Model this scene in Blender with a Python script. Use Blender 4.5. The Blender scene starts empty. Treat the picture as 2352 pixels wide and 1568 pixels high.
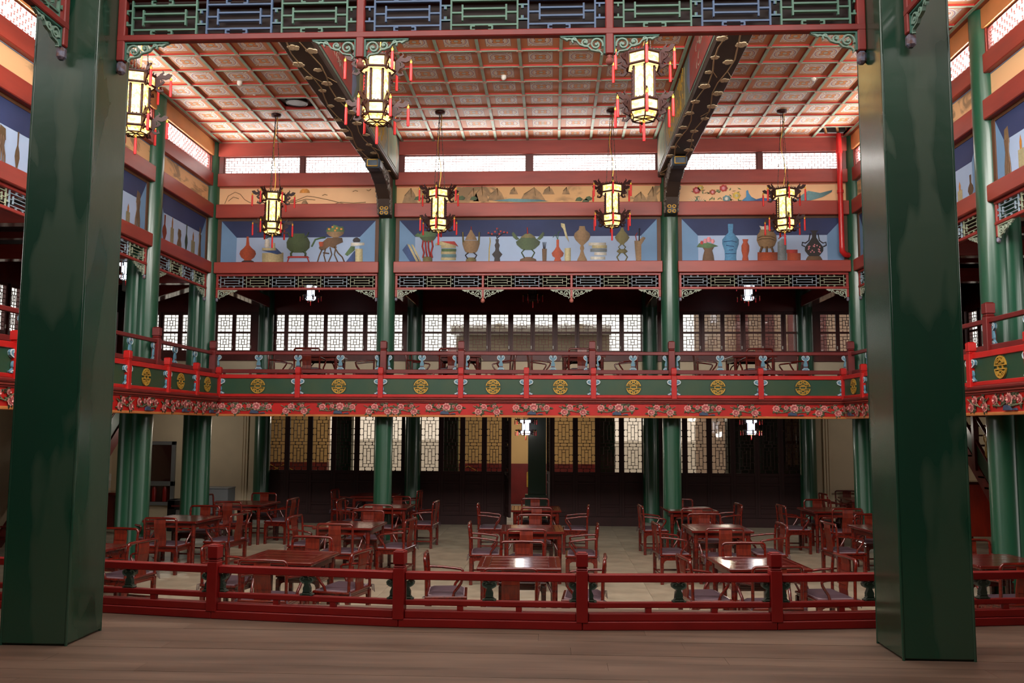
import bpy, bmesh, math, random
from mathutils import Vector, Matrix
random.seed(7)
PI = math.pi
SC = bpy.context.scene
COL = SC.collection

# ------------------------------------------------------------------ camera, world, exposure
F_PX, YAW, PITCH, ROLL, CAM_Z = 2015.35, .0468, .0961, .0053, 2.48
_c, _s = math.cos(YAW), math.sin(YAW)
FWD = Vector((-_s * math.cos(PITCH), _c * math.cos(PITCH), math.sin(PITCH)))
_r0 = Vector((_c, _s, 0)); _u0 = _r0.cross(FWD)
RGT = _r0 * math.cos(ROLL) + _u0 * math.sin(ROLL)
UPV = -_r0 * math.sin(ROLL) + _u0 * math.cos(ROLL)
cam_data = bpy.data.cameras.new('camera'); cam = bpy.data.objects.new('camera', cam_data); COL.objects.link(cam)
cam_data.sensor_width = 36.0; cam_data.lens = F_PX * 36.0 / 2352.0; cam_data.clip_end = 500; cam_data.clip_start = .05
m = Matrix((RGT, UPV, -FWD)).transposed().to_4x4(); m.translation = (0, 0, CAM_Z); cam.matrix_world = m
SC.camera = cam

def at(u, v, X=None, Y=None, Z=None):
    """the point of the plane X, Y or Z = const that the photograph shows at pixel u, v"""
    d = FWD + RGT * ((u - 1176) / F_PX) + UPV * ((784 - v) / F_PX)
    t = X / d.x if X is not None else Y / d.y if Y is not None else (Z - CAM_Z) / d.z
    return Vector((0, 0, CAM_Z)) + d * t

W = bpy.data.worlds.new('overcast_sky'); SC.world = W; W.use_nodes = True
bg = W.node_tree.nodes['Background']; bg.inputs[0].default_value = (1.0, .965, .92, 1); bg.inputs[1].default_value = 2.0
SC.view_settings.view_transform = 'Standard'; SC.view_settings.look = 'None'
SC.view_settings.gamma = 1.0; SC.view_settings.use_curve_mapping = False
SC.view_settings.exposure = 0.0
try:
    cy = SC.cycles
    cy.use_denoising = True; cy.max_bounces = 10; cy.diffuse_bounces = 5; cy.glossy_bounces = 4
    cy.transmission_bounces = 4; cy.transparent_max_bounces = 12; cy.caustics_reflective = False; cy.caustics_refractive = False
    cy.sample_clamp_indirect = 8
except Exception:
    pass

# key measures (metres)
XC = -.548                      # hall axis
YC, YB, YW = 18.42, 17.88, 22.5 # atrium columns, balcony front, back wall
X1, X2, XB, XO = 3.008, 6.896, 6.355, 10.9
ZST, Z2, ZCL = .874, 3.25, 8.6  # stage, upper floor, ceiling
YS = [18.42, 15.65, 12.8, 9.95, 7.1, 4.25]

def portal(name, loc, rot, sx, sy):
    """guides the sampling of the sky through a band of windows; gives no light of its own"""
    l = bpy.data.lights.new(name, 'AREA'); l.shape = 'RECTANGLE'; l.size = sx; l.size_y = sy; l.cycles.is_portal = True
    o = bpy.data.objects.new(name, l); COL.objects.link(o); o.location = loc; o.rotation_euler = rot
def daylight(name, loc, rot, sx, sy, watts):
    """area lamp with the colour of overcast daylight"""
    l = bpy.data.lights.new(name, 'AREA'); l.shape = 'RECTANGLE'; l.size = sx; l.size_y = sy; l.energy = watts; l.color = (1.0, .955, .90)
    o = bpy.data.objects.new(name, l); COL.objects.link(o); o.location = loc; o.rotation_euler = rot
# added area lamps: uplamps hidden under the clerestory sills, unseen lamps for the rest
daylight('daylight_uplamp_back', (XC, YC + .75, 7.45), (-2.25, 0, 0), 13.4, .7, 2300)
daylight('daylight_uplamp_left', (XC - X2 - .75, 10.8, 7.45), (0, -2.2, 0), .7, 15, 4200)
daylight('daylight_uplamp_right', (XC + X2 + .75, 10.8, 7.45), (0, 2.2, 0), .7, 15, 4200)
daylight('roof_fill_lamp', (XC, 9.4, ZCL + .02), (0, 0, 0), 11, 4.2, 800)  # roof window is assumed; lamp added to brighten floor and railings
daylight('front_fill_lamp', (XC, 7.4, 7.6), (PI/2 - .12, 0, 0), 13, 1.6, 1250)  # unseen lamp added to brighten the murals and upper dado
daylight('stage_fill_lamp', (XC, 3.0, 7.4), (PI/2 - .5, 0, 0), 9, 1.2, 260)  # added fill for frieze and pillar fronts, no skylight known
daylight('gallery_fill_left', (XC - XO + .1, 8.0, 4.9), (0, -PI/2, 0), 1.0, 6.5, 130)  # both gallery lamps are added fills that brighten the far dado
daylight('gallery_fill_right', (XC + XO - .1, 8.0, 4.9), (0, PI/2, 0), 1.0, 6.5, 130)
daylight('lower_fill_left', (XC - XO + .08, 12.2, 1.5), (0, -PI/2, 0), 2.2, 3, 28)  # added fill for the lower gallery, no door known here
daylight('daylight_right_door', (XC + XO - .08, 12.2, 1.5), (0, PI/2, 0), 2.2, 3, 45)
portal('gallery_portal_back', (XC, YW + .3, 4.83), (-PI/2, 0, 0), 20, 1.2)
portal('gallery_portal_left', (XC - XO - .3, 10, 4.83), (0, -PI/2, 0), 1.2, 24)
portal('gallery_portal_right', (XC + XO + .3, 10, 4.83), (0, PI/2, 0), 1.2, 24)
portal('door_portal_back', (XC, YW + .3, 1.4), (-PI/2, 0, 0), 14, 2.8)

def lamp(name, loc, w, r):
    l = bpy.data.lights.new(name, 'POINT'); l.energy = w; l.shadow_soft_size = r; l.color = (1, .92, .8)
    o = bpy.data.objects.new(name, l); COL.objects.link(o); o.location = loc
for q in (-5.5, 0, 5.5): lamp('porch_fill_lamp', (XC + q, 25.6, 2.8), 160, .12)  # unseen lamps added to brighten the ochre walls

for q, w in (((-9.0, 20.6, 2.5), 26), ((-.75, 20.5, 2.3), 14), ((4.6, 20.3, 2.3), 14), ((8.6, 20.6, 2.5), 20)): lamp('under_balcony_lamp', q, w, .1)  # middle two light the lanterns; the end two are added fills

# ------------------------------------------------------------------ materials
def lin(c):
    f = lambda x: x / 12.92 if x <= .04045 else ((x + .055) / 1.055) ** 2.4
    return tuple(f(x / 255) for x in c) + (1,)
MATS = {}
def mat(name, rgb, rough=.5, var=.12, scale=3.0, bump=0.0, metal=0.0, coat=0.0, rgb2=None, stretch=(1, 1, 1), emit=0.0, spec=.5):
    """Principled material; noise in object space drifts the colour a little"""
    if name in MATS: return MATS[name]
    M = bpy.data.materials.new(name); M.use_nodes = True; MATS[name] = M
    nt = M.node_tree; b = nt.nodes['Principled BSDF']
    a = lin(rgb); c2 = lin(rgb2) if rgb2 else tuple(max(0, x * (1 - 2 * var)) for x in a[:3]) + (1,)
    tc = nt.nodes.new('ShaderNodeTexCoord'); mp = nt.nodes.new('ShaderNodeMapping'); mp.inputs['Scale'].default_value = stretch
    no = nt.nodes.new('ShaderNodeTexNoise'); no.inputs['Scale'].default_value = scale; no.inputs['Detail'].default_value = 4
    nt.links.new(tc.outputs['Object'], mp.inputs[0]); nt.links.new(mp.outputs[0], no.inputs['Vector'])
    rp = nt.nodes.new('ShaderNodeValToRGB'); rp.color_ramp.elements[0].position = .35; rp.color_ramp.elements[1].position = .65
    rp.color_ramp.elements[0].color = c2; rp.color_ramp.elements[1].color = a
    nt.links.new(no.outputs['Fac'], rp.inputs[0]); nt.links.new(rp.outputs[0], b.inputs['Base Color'])
    b.inputs['Roughness'].default_value = rough; b.inputs['Metallic'].default_value = metal
    b.inputs['Specular IOR Level'].default_value = spec
    b.inputs['Coat Weight'].default_value = coat; b.inputs['Coat Roughness'].default_value = .12
    if bump:
        bp = nt.nodes.new('ShaderNodeBump'); bp.inputs['Strength'].default_value = bump; bp.inputs['Distance'].default_value = .02
        nt.links.new(no.outputs['Fac'], bp.inputs['Height']); nt.links.new(bp.outputs[0], b.inputs['Normal'])
    if emit:
        nt.links.new(rp.outputs[0], b.inputs['Emission Color']); b.inputs['Emission Strength'].default_value = emit
    return M

def pillar_paint():
    """lacquer with brushed repaint patches: fresh deep green over older greyish green"""
    M = mat('green_lacquer', (22, 70, 50), .2, scale=1.1, rgb2=(26, 60, 46), stretch=(1.4, 1.4, .4), coat=.35)
    nt = M.node_tree; b = nt.nodes['Principled BSDF']; base = b.inputs['Base Color'].links[0].from_socket
    tc = nt.nodes.new('ShaderNodeTexCoord'); mp = nt.nodes.new('ShaderNodeMapping'); mp.inputs['Scale'].default_value = (1.9, 1.9, .55); mp.inputs['Location'].default_value = (3.1, 1.7, .4)
    n = nt.nodes.new('ShaderNodeTexNoise'); n.inputs['Scale'].default_value = 1; n.inputs['Detail'].default_value = 3; n.inputs['Distortion'].default_value = .6
    nt.links.new(tc.outputs['Object'], mp.inputs[0]); nt.links.new(mp.outputs[0], n.inputs['Vector'])
    r = nt.nodes.new('ShaderNodeValToRGB'); r.color_ramp.elements[0].position = .5; r.color_ramp.elements[1].position = .54; nt.links.new(n.outputs['Fac'], r.inputs[0])
    f = nt.nodes.new('ShaderNodeMath'); f.operation = 'MULTIPLY'; f.inputs[1].default_value = .5; nt.links.new(r.outputs[0], f.inputs[0])
    nt.links.new(mixc(nt, f.outputs[0], base, lin((60, 82, 65))), b.inputs['Base Color'])
    n2 = nt.nodes.new('ShaderNodeTexNoise'); n2.inputs['Scale'].default_value = 7; n2.inputs['Detail'].default_value = 6; nt.links.new(tc.outputs['Object'], n2.inputs['Vector'])
    bp = nt.nodes.new('ShaderNodeBump'); bp.inputs['Strength'].default_value = .12; bp.inputs['Distance'].default_value = .02
    nt.links.new(n2.outputs['Fac'], bp.inputs['Height']); nt.links.new(bp.outputs[0], b.inputs['Normal'])
    rr = nt.nodes.new('ShaderNodeMapRange'); rr.inputs['To Min'].default_value = .26; rr.inputs['To Max'].default_value = .4; nt.links.new(r.outputs[0], rr.inputs['Value']); nt.links.new(rr.outputs[0], b.inputs['Roughness'])
    return M
GREEN2 = mat('green_column_lacquer', (24, 74, 53), .3, scale=2.0, bump=.15, rgb2=(34, 76, 54), stretch=(1, 1, .4), coat=.25)
BEAM = mat('beam_red_paint', (150, 58, 46), .42, .1, 2, rgb2=(128, 46, 38), bump=.05, stretch=(.4, .4, 2))
GBEAM = mat('gallery_beam_lacquer', (140, 46, 36), .16, .1, 2, rgb2=(118, 38, 30), stretch=(.4, 2, 2), coat=.6)
RED = mat('bright_red_paint', (186, 26, 22), .4, .1, 3)
RAILRED = mat('rail_red_paint', (138, 16, 16), .42, .1, 3, bump=.03)
DKRED = mat('dark_red_paint', (112, 26, 24), .4, .12, 3)
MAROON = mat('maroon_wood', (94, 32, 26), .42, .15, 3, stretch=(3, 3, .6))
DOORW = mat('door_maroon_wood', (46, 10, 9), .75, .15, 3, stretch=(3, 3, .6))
FURN = mat('red_lacquered_wood', (102, 23, 11), .2, .2, 6, rgb2=(68, 12, 8), stretch=(.6, 4, 4), coat=.5)
FURNV = mat('red_lacquered_splat', (112, 34, 15), .4, .2, 7, rgb2=(82, 19, 9), stretch=(5, 5, .7), coat=.05)
TOP = mat('table_top_wood', (100, 25, 18), .2, .2, 5, rgb2=(74, 15, 11), stretch=(.5, 6, 6), coat=.5)
MAUVE = mat('mauve_cushion_cloth', (74, 55, 65), .6, .12, 8, bump=.1)
GOLD = mat('gold_paint', (206, 160, 62), .4, .15, 6, metal=.3)
GILT = mat('gilt_edge_wood', (190, 118, 62), .5, .1, 4)
LGREEN = mat('lattice_green', (98, 146, 126), .45, .1, 6)
LBLUE = mat('lattice_blue', (86, 118, 160), .45, .1, 6)
LPALE = mat('lattice_pale_green', (166, 178, 158), .5, .1, 6)
SCROLL = mat('scroll_pale_green', (150, 186, 170), .45, .12, 8)
SCROLLD = mat('scroll_teal', (72, 128, 112), .45, .12, 8)
PANELG = mat('panel_dark_green', (26, 66, 46), .45, .15, 2, rgb2=(44, 70, 44))
BLUEB = mat('baluster_blue', (92, 138, 160), .5, .1, 6)
WHITEL = mat('white_outline', (206, 216, 220), .5, .05, 6)
DKG = mat('dark_green_carving', (44, 66, 56), .4, .2, 9)
DKGL = mat('grey_green_outline', (86, 104, 92), .45, .2, 9)
CREAM = mat('cream_plaster', (216, 198, 168), .8, .05, 1.5)
OCHRE = mat('ochre_plaster', (200, 160, 104), .8, .06, 1)
PIPE = mat('pipe_red', (196, 36, 36), .3, .1, 3)
BLACK = mat('black_plastic', (20, 18, 18), .4, .1, 4)
GREY = mat('grey_metal', (120, 122, 124), .4, .05, 4)
WHITEP = mat('white_plastic', (222, 218, 208), .5, .03, 3)
DARKW = mat('dark_ceiling_wood', (44, 22, 18), .6, .2, 2)
SOFFIT = mat('soffit_dark_brown', (58, 44, 36), .5, .15, 3)
LAMPW = mat('lantern_dark_wood', (46, 12, 9), .5, .2, 10, spec=.25)
TASSEL = mat('tassel_red_silk', (206, 24, 28), .55, .12, 12, stretch=(20, 20, 1))
BRASS = mat('brass', (214, 170, 70), .3, .05, 6, metal=.8)
CHAIN = mat('chain_iron', (72, 62, 54), .45, .1, 12, metal=.6)
PINK = mat('peony_pink', (230, 158, 150), .55, .15, 20)
PINKD = mat('peony_rose', (196, 92, 98), .55, .15, 20)
LEAF = mat('peony_leaf', (124, 130, 100), .55, .2, 20)
ROCK = mat('peony_rock_blue', (60, 76, 104), .55, .2, 20)
PEACH = None
def glass(name, tint=(1, 1, 1), refl=.06, haze=0.0):
    M = bpy.data.materials.new(name); M.use_nodes = True; nt = M.node_tree
    nt.nodes.remove(nt.nodes['Principled BSDF']); out = nt.nodes['Material Output']
    t = nt.nodes.new('ShaderNodeBsdfTransparent'); t.inputs[0].default_value = tint + (1,)
    g = nt.nodes.new('ShaderNodeBsdfGlossy'); g.inputs['Roughness'].default_value = .05
    mx = nt.nodes.new('ShaderNodeMixShader'); mx.inputs[0].default_value = refl
    nt.links.new(t.outputs[0], mx.inputs[1]); nt.links.new(g.outputs[0], mx.inputs[2]); last = mx
    if haze:
        d = nt.nodes.new('ShaderNodeBsdfTranslucent'); d.inputs[0].default_value = (.9, .9, .9, 1)
        m2 = nt.nodes.new('ShaderNodeMixShader'); m2.inputs[0].default_value = haze
        nt.links.new(mx.outputs[0], m2.inputs[1]); nt.links.new(d.outputs[0], m2.inputs[2]); last = m2
    nt.links.new(last.outputs[0], out.inputs[0]); return M
GLASS = glass('window_glass', (.8, .8, .78))
DOORGLASS = glass('tinted_door_glass', (.86, .84, .8), .05)  # slight warm tint dims the view through the panes
GAUZE = glass('frosted_outer_glass', (.8, .75, .7), .02, .06)
HAZY = glass('clerestory_glass', (.95, .95, .95), .04, .25)

def nodes(name, rough=.6):
    M = bpy.data.materials.new(name); M.use_nodes = True; nt = M.node_tree
    b = nt.nodes['Principled BSDF']; b.inputs['Roughness'].default_value = rough
    return M, nt, b
def mathn(nt, op, a, b=None):
    n = nt.nodes.new('ShaderNodeMath'); n.operation = op
    for i, x in enumerate((a, b)):
        if x is None: continue
        if isinstance(x, (int, float)): n.inputs[i].default_value = x
        else: nt.links.new(x, n.inputs[i])
    return n.outputs[0]
def mixc(nt, fac, a, b):
    n = nt.nodes.new('ShaderNodeMix'); n.data_type = 'RGBA'
    nt.links.new(fac, n.inputs['Factor'])
    for k, x in (('A', a), ('B', b)):
        s = [i for i in n.inputs if i.name == k and i.type == 'RGBA'][0]
        if isinstance(x, tuple): s.default_value = x
        else: nt.links.new(x, s)
    return [o for o in n.outputs if o.type == 'RGBA'][0]

GREEN = pillar_paint()

def coffer_material():
    """painted ceiling panel: orange border, pale square, ringed flower medallion"""
    M, nt, b = nodes('painted_coffer', .55)
    tc = nt.nodes.new('ShaderNodeTexCoord'); sp = nt.nodes.new('ShaderNodeSeparateXYZ'); nt.links.new(tc.outputs['Object'], sp.inputs[0])
    x, y = sp.outputs[0], sp.outputs[1]
    r = mathn(nt, 'SQRT', mathn(nt, 'ADD', mathn(nt, 'MULTIPLY', x, x), mathn(nt, 'MULTIPLY', y, y)))
    ang = mathn(nt, 'ARCTAN2', y, x)
    sq = mathn(nt, 'MAXIMUM', mathn(nt, 'ABSOLUTE', x), mathn(nt, 'ABSOLUTE', y))
    def lt(a, v): return mathn(nt, 'LESS_THAN', a, v)
    def band(a, lo, hi): return mathn(nt, 'MULTIPLY', mathn(nt, 'GREATER_THAN', a, lo), lt(a, hi))
    no = nt.nodes.new('ShaderNodeTexNoise'); no.inputs['Scale'].default_value = 6; nt.links.new(tc.outputs['Object'], no.inputs['Vector'])
    pale = mixc(nt, no.outputs['Fac'], lin((216, 204, 188)), lin((196, 190, 182)))
    c = mixc(nt, lt(sq, .205), lin((192, 122, 80)), pale)
    c = mixc(nt, band(sq, .198, .206), c, lin((150, 116, 116)))
    cn = mathn(nt, 'MULTIPLY', band(r, .2, .255), lt(mathn(nt, 'SINE', mathn(nt, 'MULTIPLY', ang, 4)), 2))
    cn = mathn(nt, 'MULTIPLY', cn, mathn(nt, 'GREATER_THAN', mathn(nt, 'SINE', mathn(nt, 'MULTIPLY', ang, 28)), .35))
    cn = mathn(nt, 'MULTIPLY', cn, lt(sq, .19))
    c = mixc(nt, cn, c, lin((196, 122, 70)))
    c = mixc(nt, band(r, .158, .172), c, lin((150, 104, 120)))
    c = mixc(nt, band(r, .135, .145), c, lin((206, 140, 90)))
    pet = mathn(nt, 'MULTIPLY', mathn(nt, 'ADD', mathn(nt, 'MULTIPLY', mathn(nt, 'ABSOLUTE', mathn(nt, 'SINE', mathn(nt, 'MULTIPLY', ang, 2))), .45), .6), .115)
    inp = mathn(nt, 'LESS_THAN', r, pet)
    c = mixc(nt, inp, c, lin((206, 138, 78)))
    edge = mathn(nt, 'MULTIPLY', inp, mathn(nt, 'GREATER_THAN', r, mathn(nt, 'SUBTRACT', pet, .014)))
    c = mixc(nt, edge, c, lin((150, 96, 104)))
    c = mixc(nt, lt(r, .042), c, lin((176, 178, 160)))
    c = mixc(nt, band(r, .036, .044), c, lin((150, 84, 70)))
    nt.links.new(c, b.inputs['Base Color']); return M
COFFER = coffer_material()

def ink_material(name, base, ink, sx, sy, lo, hi, seed):
    """paper with ink-wash landscape strokes: thresholded stretched noise in object space"""
    M, nt, b = nodes(name, .7)
    tc = nt.nodes.new('ShaderNodeTexCoord'); mp = nt.nodes.new('ShaderNodeMapping'); mp.inputs['Scale'].default_value = (sx, sx, sy); mp.inputs['Location'].default_value = (seed, seed * 2, seed)
    nt.links.new(tc.outputs['Object'], mp.inputs[0])
    n1 = nt.nodes.new('ShaderNodeTexNoise'); n1.inputs['Scale'].default_value = 1; n1.inputs['Detail'].default_value = 7; n1.inputs['Distortion'].default_value = 1.2
    n2 = nt.nodes.new('ShaderNodeTexNoise'); n2.inputs['Scale'].default_value = .45; n2.inputs['Detail'].default_value = 2
    for n in (n1, n2): nt.links.new(mp.outputs[0], n.inputs['Vector'])
    r1 = nt.nodes.new('ShaderNodeValToRGB'); r1.color_ramp.elements[0].position = lo; r1.color_ramp.elements[1].position = hi
    r2 = nt.nodes.new('ShaderNodeValToRGB'); r2.color_ramp.elements[0].position = .4; r2.color_ramp.elements[1].position = .5
    nt.links.new(n1.outputs['Fac'], r1.inputs[0]); nt.links.new(n2.outputs['Fac'], r2.inputs[0])
    f = mathn(nt, 'MULTIPLY', mathn(nt, 'MULTIPLY', r1.outputs[0], r2.outputs[0]), .75)
    nt.links.new(mixc(nt, f, lin(base), lin(ink)), b.inputs['Base Color']); return M
PEACH = ink_material('peach_paper', (222, 178, 130), (120, 100, 76), 1.6, 4, .5, .62, 3)
PEACHC = ink_material('peach_landscape', (204, 160, 110), (92, 78, 60), 2.2, 2.6, .46, .56, 8)
PEACHR = mat('peach_plain', (228, 184, 140), .7, .05, 2)
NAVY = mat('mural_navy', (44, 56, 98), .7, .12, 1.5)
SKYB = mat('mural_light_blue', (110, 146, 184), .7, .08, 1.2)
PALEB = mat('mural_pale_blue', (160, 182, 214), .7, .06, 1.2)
BROWNF = mat('mural_brown_frame', (92, 58, 36), .6, .1, 3)
def P(name, c):
    """mural paint; the painter modelled each thing with a lighter middle and darker flanks"""
    M = mat('paint_' + name, c, .6, .1, 25); nt = M.node_tree; b = nt.nodes['Principled BSDF']; base = b.inputs['Base Color'].links[0].from_socket
    tc = nt.nodes.new('ShaderNodeTexCoord'); sp = nt.nodes.new('ShaderNodeSeparateXYZ'); nt.links.new(tc.outputs['Generated'], sp.inputs[0])
    r = nt.nodes.new('ShaderNodeValToRGB'); e = r.color_ramp.elements
    e[0].position = 0; e[0].color = (.62, .62, .62, 1); e[1].position = 1; e[1].color = (.36, .36, .36, 1)
    q = e.new(.36); q.color = (1.0, 1.0, 1.0, 1); q = e.new(.6); q.color = (.84, .84, .84, 1)
    nt.links.new(sp.outputs[0], r.inputs[0])
    mx = nt.nodes.new('ShaderNodeMix'); mx.data_type = 'RGBA'; mx.blend_type = 'MULTIPLY'; mx.inputs['Factor'].default_value = 1
    rgba = [i for i in mx.inputs if i.type == 'RGBA']; nt.links.new(base, rgba[0]); nt.links.new(r.outputs[0], rgba[1])
    nt.links.new([o for o in mx.outputs if o.type == 'RGBA'][0], b.inputs['Base Color']); return M
P_OR = P('orange', (178, 74, 34)); P_CR = P('cream', (206, 196, 150)); P_GR = P('bronze_green', (72, 92, 56)); P_BR = P('brown', (110, 80, 52))
P_TN = P('tan', (150, 120, 84)); P_DK = P('dark', (48, 40, 44)); P_BL = P('blue', (74, 140, 186)); P_NB = P('navy', (52, 84, 140))
P_LG = P('leaf', (86, 120, 74)); P_RD = P('red', (190, 56, 50)); P_PK = P('pink', (232, 150, 160)); P_GY = P('grey', (130, 142, 148))
P_WH = P('white', (226, 224, 212)); P_YL = P('yellow', (232, 196, 76)); P_TL = P('teal', (104, 150, 156)); P_OL = P('olive', (120, 112, 66))
P_IN = mat('paint_ink', (150, 124, 92), .7); P_SN = P('sun', (226, 150, 60)); P_BK = P('black', (34, 30, 30)); P_MG = mat('paint_magnolia', (220, 196, 160), .6); P_ST = mat('paint_twig', (156, 126, 92), .6)

def glow(name, rgb, strength, smudge):
    M, nt, b = nodes(name, .5)
    tc = nt.nodes.new('ShaderNodeTexCoord'); no = nt.nodes.new('ShaderNodeTexNoise'); no.inputs['Scale'].default_value = 22; no.inputs['Detail'].default_value = 3
    nt.links.new(tc.outputs['Object'], no.inputs['Vector'])
    rp = nt.nodes.new('ShaderNodeValToRGB'); rp.color_ramp.elements[0].position = .42; rp.color_ramp.elements[1].position = .56
    rp.color_ramp.elements[0].color = lin(smudge); rp.color_ramp.elements[1].color = lin(rgb)
    nt.links.new(no.outputs['Fac'], rp.inputs[0]); nt.links.new(rp.outputs[0], b.inputs['Base Color'])
    nt.links.new(rp.outputs[0], b.inputs['Emission Color']); b.inputs['Emission Strength'].default_value = strength
    return M
GLOWY = glow('warm_lantern_pane', (255, 226, 150), 1.9, (236, 178, 84))
GLOWB = glow('warm_lantern_bulb', (255, 236, 190), .8, (255, 230, 170))
GLOWW = glow('white_lantern_pane', (236, 244, 255), 4.0, (226, 236, 250))

# ------------------------------------------------------------------ mesh tools
class MB:
    def __init__(s): s.v = []; s.f = []; s.m = []; s.sm = []; s.T = None
    def add(s, vs, fs, m=0, smooth=False):
        b = len(s.v)
        s.v += [tuple(s.T @ Vector(p)) if s.T is not None else tuple(p) for p in vs]
        s.f += [tuple(b + i for i in f) for f in fs]; s.m += [m] * len(fs); s.sm += [smooth] * len(fs); return s
    def box(s, x0, x1, y0, y1, z0, z1, m=0, mb=None, tx=0):
        """axis box; mb: material of the underside; tx: taper of the top/bottom"""
        vs = [(x0 + tx, y0 + tx, z0), (x1 - tx, y0 + tx, z0), (x1 - tx, y1 - tx, z0), (x0 + tx, y1 - tx, z0), (x0, y0, z1), (x1, y0, z1), (x1, y1, z1), (x0, y1, z1)]
        fs = [(3, 2, 1, 0), (4, 5, 6, 7), (0, 1, 5, 4), (1, 2, 6, 5), (2, 3, 7, 6), (3, 0, 4, 7)]
        s.add(vs, fs, m)
        if mb is not None: s.m[-6] = mb
        return s
    def tube(s, pts, r, n=8, m=0, caps=True):
        pts = [Vector(p) for p in pts]; rs = r if isinstance(r, (list, tuple)) else [r] * len(pts)
        vs = []; fs = []; up = None
        for i, p in enumerate(pts):
            t = (pts[min(i + 1, len(pts) - 1)] - pts[max(i - 1, 0)]).normalized()
            if up is None: up = Vector((0, 0, 1)) if abs(t.z) < .9 else Vector((1, 0, 0))
            a = (up - t * up.dot(t)).normalized(); up = a; b = t.cross(a)
            for k in range(n):
                q = 2 * PI * k / n; vs.append(p + (a * math.cos(q) + b * math.sin(q)) * rs[i])
        for i in range(len(pts) - 1):
            for k in range(n): fs.append((i * n + k, i * n + (k + 1) % n, (i + 1) * n + (k + 1) % n, (i + 1) * n + k))
        s.add(vs, fs, m, True)
        if caps: s.add(vs[:n], [tuple(range(n))[::-1]], m); s.add(vs[-n:], [tuple(range(n))], m)
        return s
    def lathe(s, prof, n=16, c=(0, 0, 0), m=0, smooth=True, rot=0):
        vs = []; fs = []
        for r, z in prof:
            for k in range(n):
                a = 2 * PI * k / n + rot; vs.append((c[0] + r * math.cos(a), c[1] + r * math.sin(a), c[2] + z))
        L = len(prof)
        for i in range(L - 1):
            for k in range(n): fs.append((i * n + k, i * n + (k + 1) % n, (i + 1) * n + (k + 1) % n, (i + 1) * n + k))
        s.add(vs, fs, m, smooth)
        s.add(vs[:n], [tuple(range(n))[::-1]], m); s.add(vs[-n:], [tuple(range(n))], m); return s
    def prism(s, pts, d, m=0):
        """planar outline pushed along vector d"""
        pts = [Vector(p) for p in pts]; d = Vector(d); n = len(pts)
        nr = Vector((0, 0, 0))
        for i in range(n): nr += pts[i].cross(pts[(i + 1) % n])
        if nr.dot(d) > 0: pts = pts[::-1]
        vs = pts + [p + d for p in pts]
        fs = [tuple(range(n)), tuple(range(2 * n - 1, n - 1, -1))] + [(i, i + n, (i + 1) % n + n, (i + 1) % n) for i in range(n)]
        return s.add(vs, fs, m)
    def ribbon(s, pts, w, y0, y1, m=0):
        """bar along a 2D path in the XZ plane, from y0 to y1"""
        pts = [Vector((p[0], 0, p[1])) for p in pts]; ws = w if isinstance(w, (list, tuple)) else [w] * len(pts); vs = []; fs = []
        for i, p in enumerate(pts):
            t = (pts[min(i + 1, len(pts) - 1)] - pts[max(i - 1, 0)]).normalized(); nn = Vector((-t.z, 0, t.x)) * ws[i] / 2
            for q in (p + nn, p - nn):
                vs.append((q.x, y0, q.z)); vs.append((q.x, y1, q.z))
        for i in range(len(pts) - 1):
            a = i * 4; b = a + 4
            fs += [(a, a + 2, b + 2, b), (a + 3, a + 1, b + 1, b + 3), (a + 1, a, b, b + 1), (a + 2, a + 3, b + 3, b + 2)]
        e = len(vs) - 4; fs += [(0, 1, 3, 2), (e + 1, e, e + 2, e + 3)]
        return s.add(vs, fs, m)
    def mesh(s, name, mats, bevel=0.0):
        me = bpy.data.meshes.new(name); me.from_pydata(s.v, [], s.f)
        for x in mats if isinstance(mats, (list, tuple)) else [mats]: me.materials.append(x)
        me.polygons.foreach_set('material_index', s.m); me.polygons.foreach_set('use_smooth', s.sm); me.update()
        bm = bmesh.new(); bm.from_mesh(me)
        bmesh.ops.recalc_face_normals(bm, faces=bm.faces)
        if bevel:
            es = [e for e in bm.edges if len(e.link_faces) == 2 and e.calc_face_angle(0) > .6]
            bmesh.ops.bevel(bm, geom=es, offset=bevel, segments=1, affect='EDGES', clamp_overlap=True)
        bm.to_mesh(me); bm.free(); return me
    def build(s, name, mats, parent=None, loc=(0, 0, 0), rz=0, bevel=0.0):
        return put(name, s.mesh(name, mats, bevel), parent, loc, rz)

def put(name, me, parent=None, loc=(0, 0, 0), rz=0, scale=None):
    o = bpy.data.objects.new(name, me); COL.objects.link(o); o.parent = parent; o.location = loc
    if rz: o.rotation_euler = (0, 0, rz)
    if scale: o.scale = scale
    return o
def tag(o, label, cat=None, group=None, kind=None):
    o['label'] = label
    if cat: o['category'] = cat
    if group: o['group'] = group
    if kind: o['kind'] = kind
    return o
def root(name, label, cat=None, loc=(0, 0, 0), rz=0, group=None, kind=None):
    return tag(put(name, None, None, loc, rz), label, cat, group, kind)
KIDS = {}
def copy_tree(o, parent=None):
    c = o.copy(); COL.objects.link(c); c.parent = parent
    for ch in KIDS.setdefault(o.name, list(o.children)): copy_tree(ch, c)
    return c
def copy_thing(o, loc, rz, label):
    c = copy_tree(o); c.location = loc; c.rotation_euler = (0, 0, rz); c['label'] = label; return c
def B(x0, x1, y0, y1, z0, z1): return MB().box(x0, x1, y0, y1, z0, z1)
def arc(cx, cz, r, a0, a1, n=10): return [(cx + r * math.cos(math.radians(a0 + (a1 - a0) * i / n)), cz + r * math.sin(math.radians(a0 + (a1 - a0) * i / n))) for i in range(n + 1)]
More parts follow.
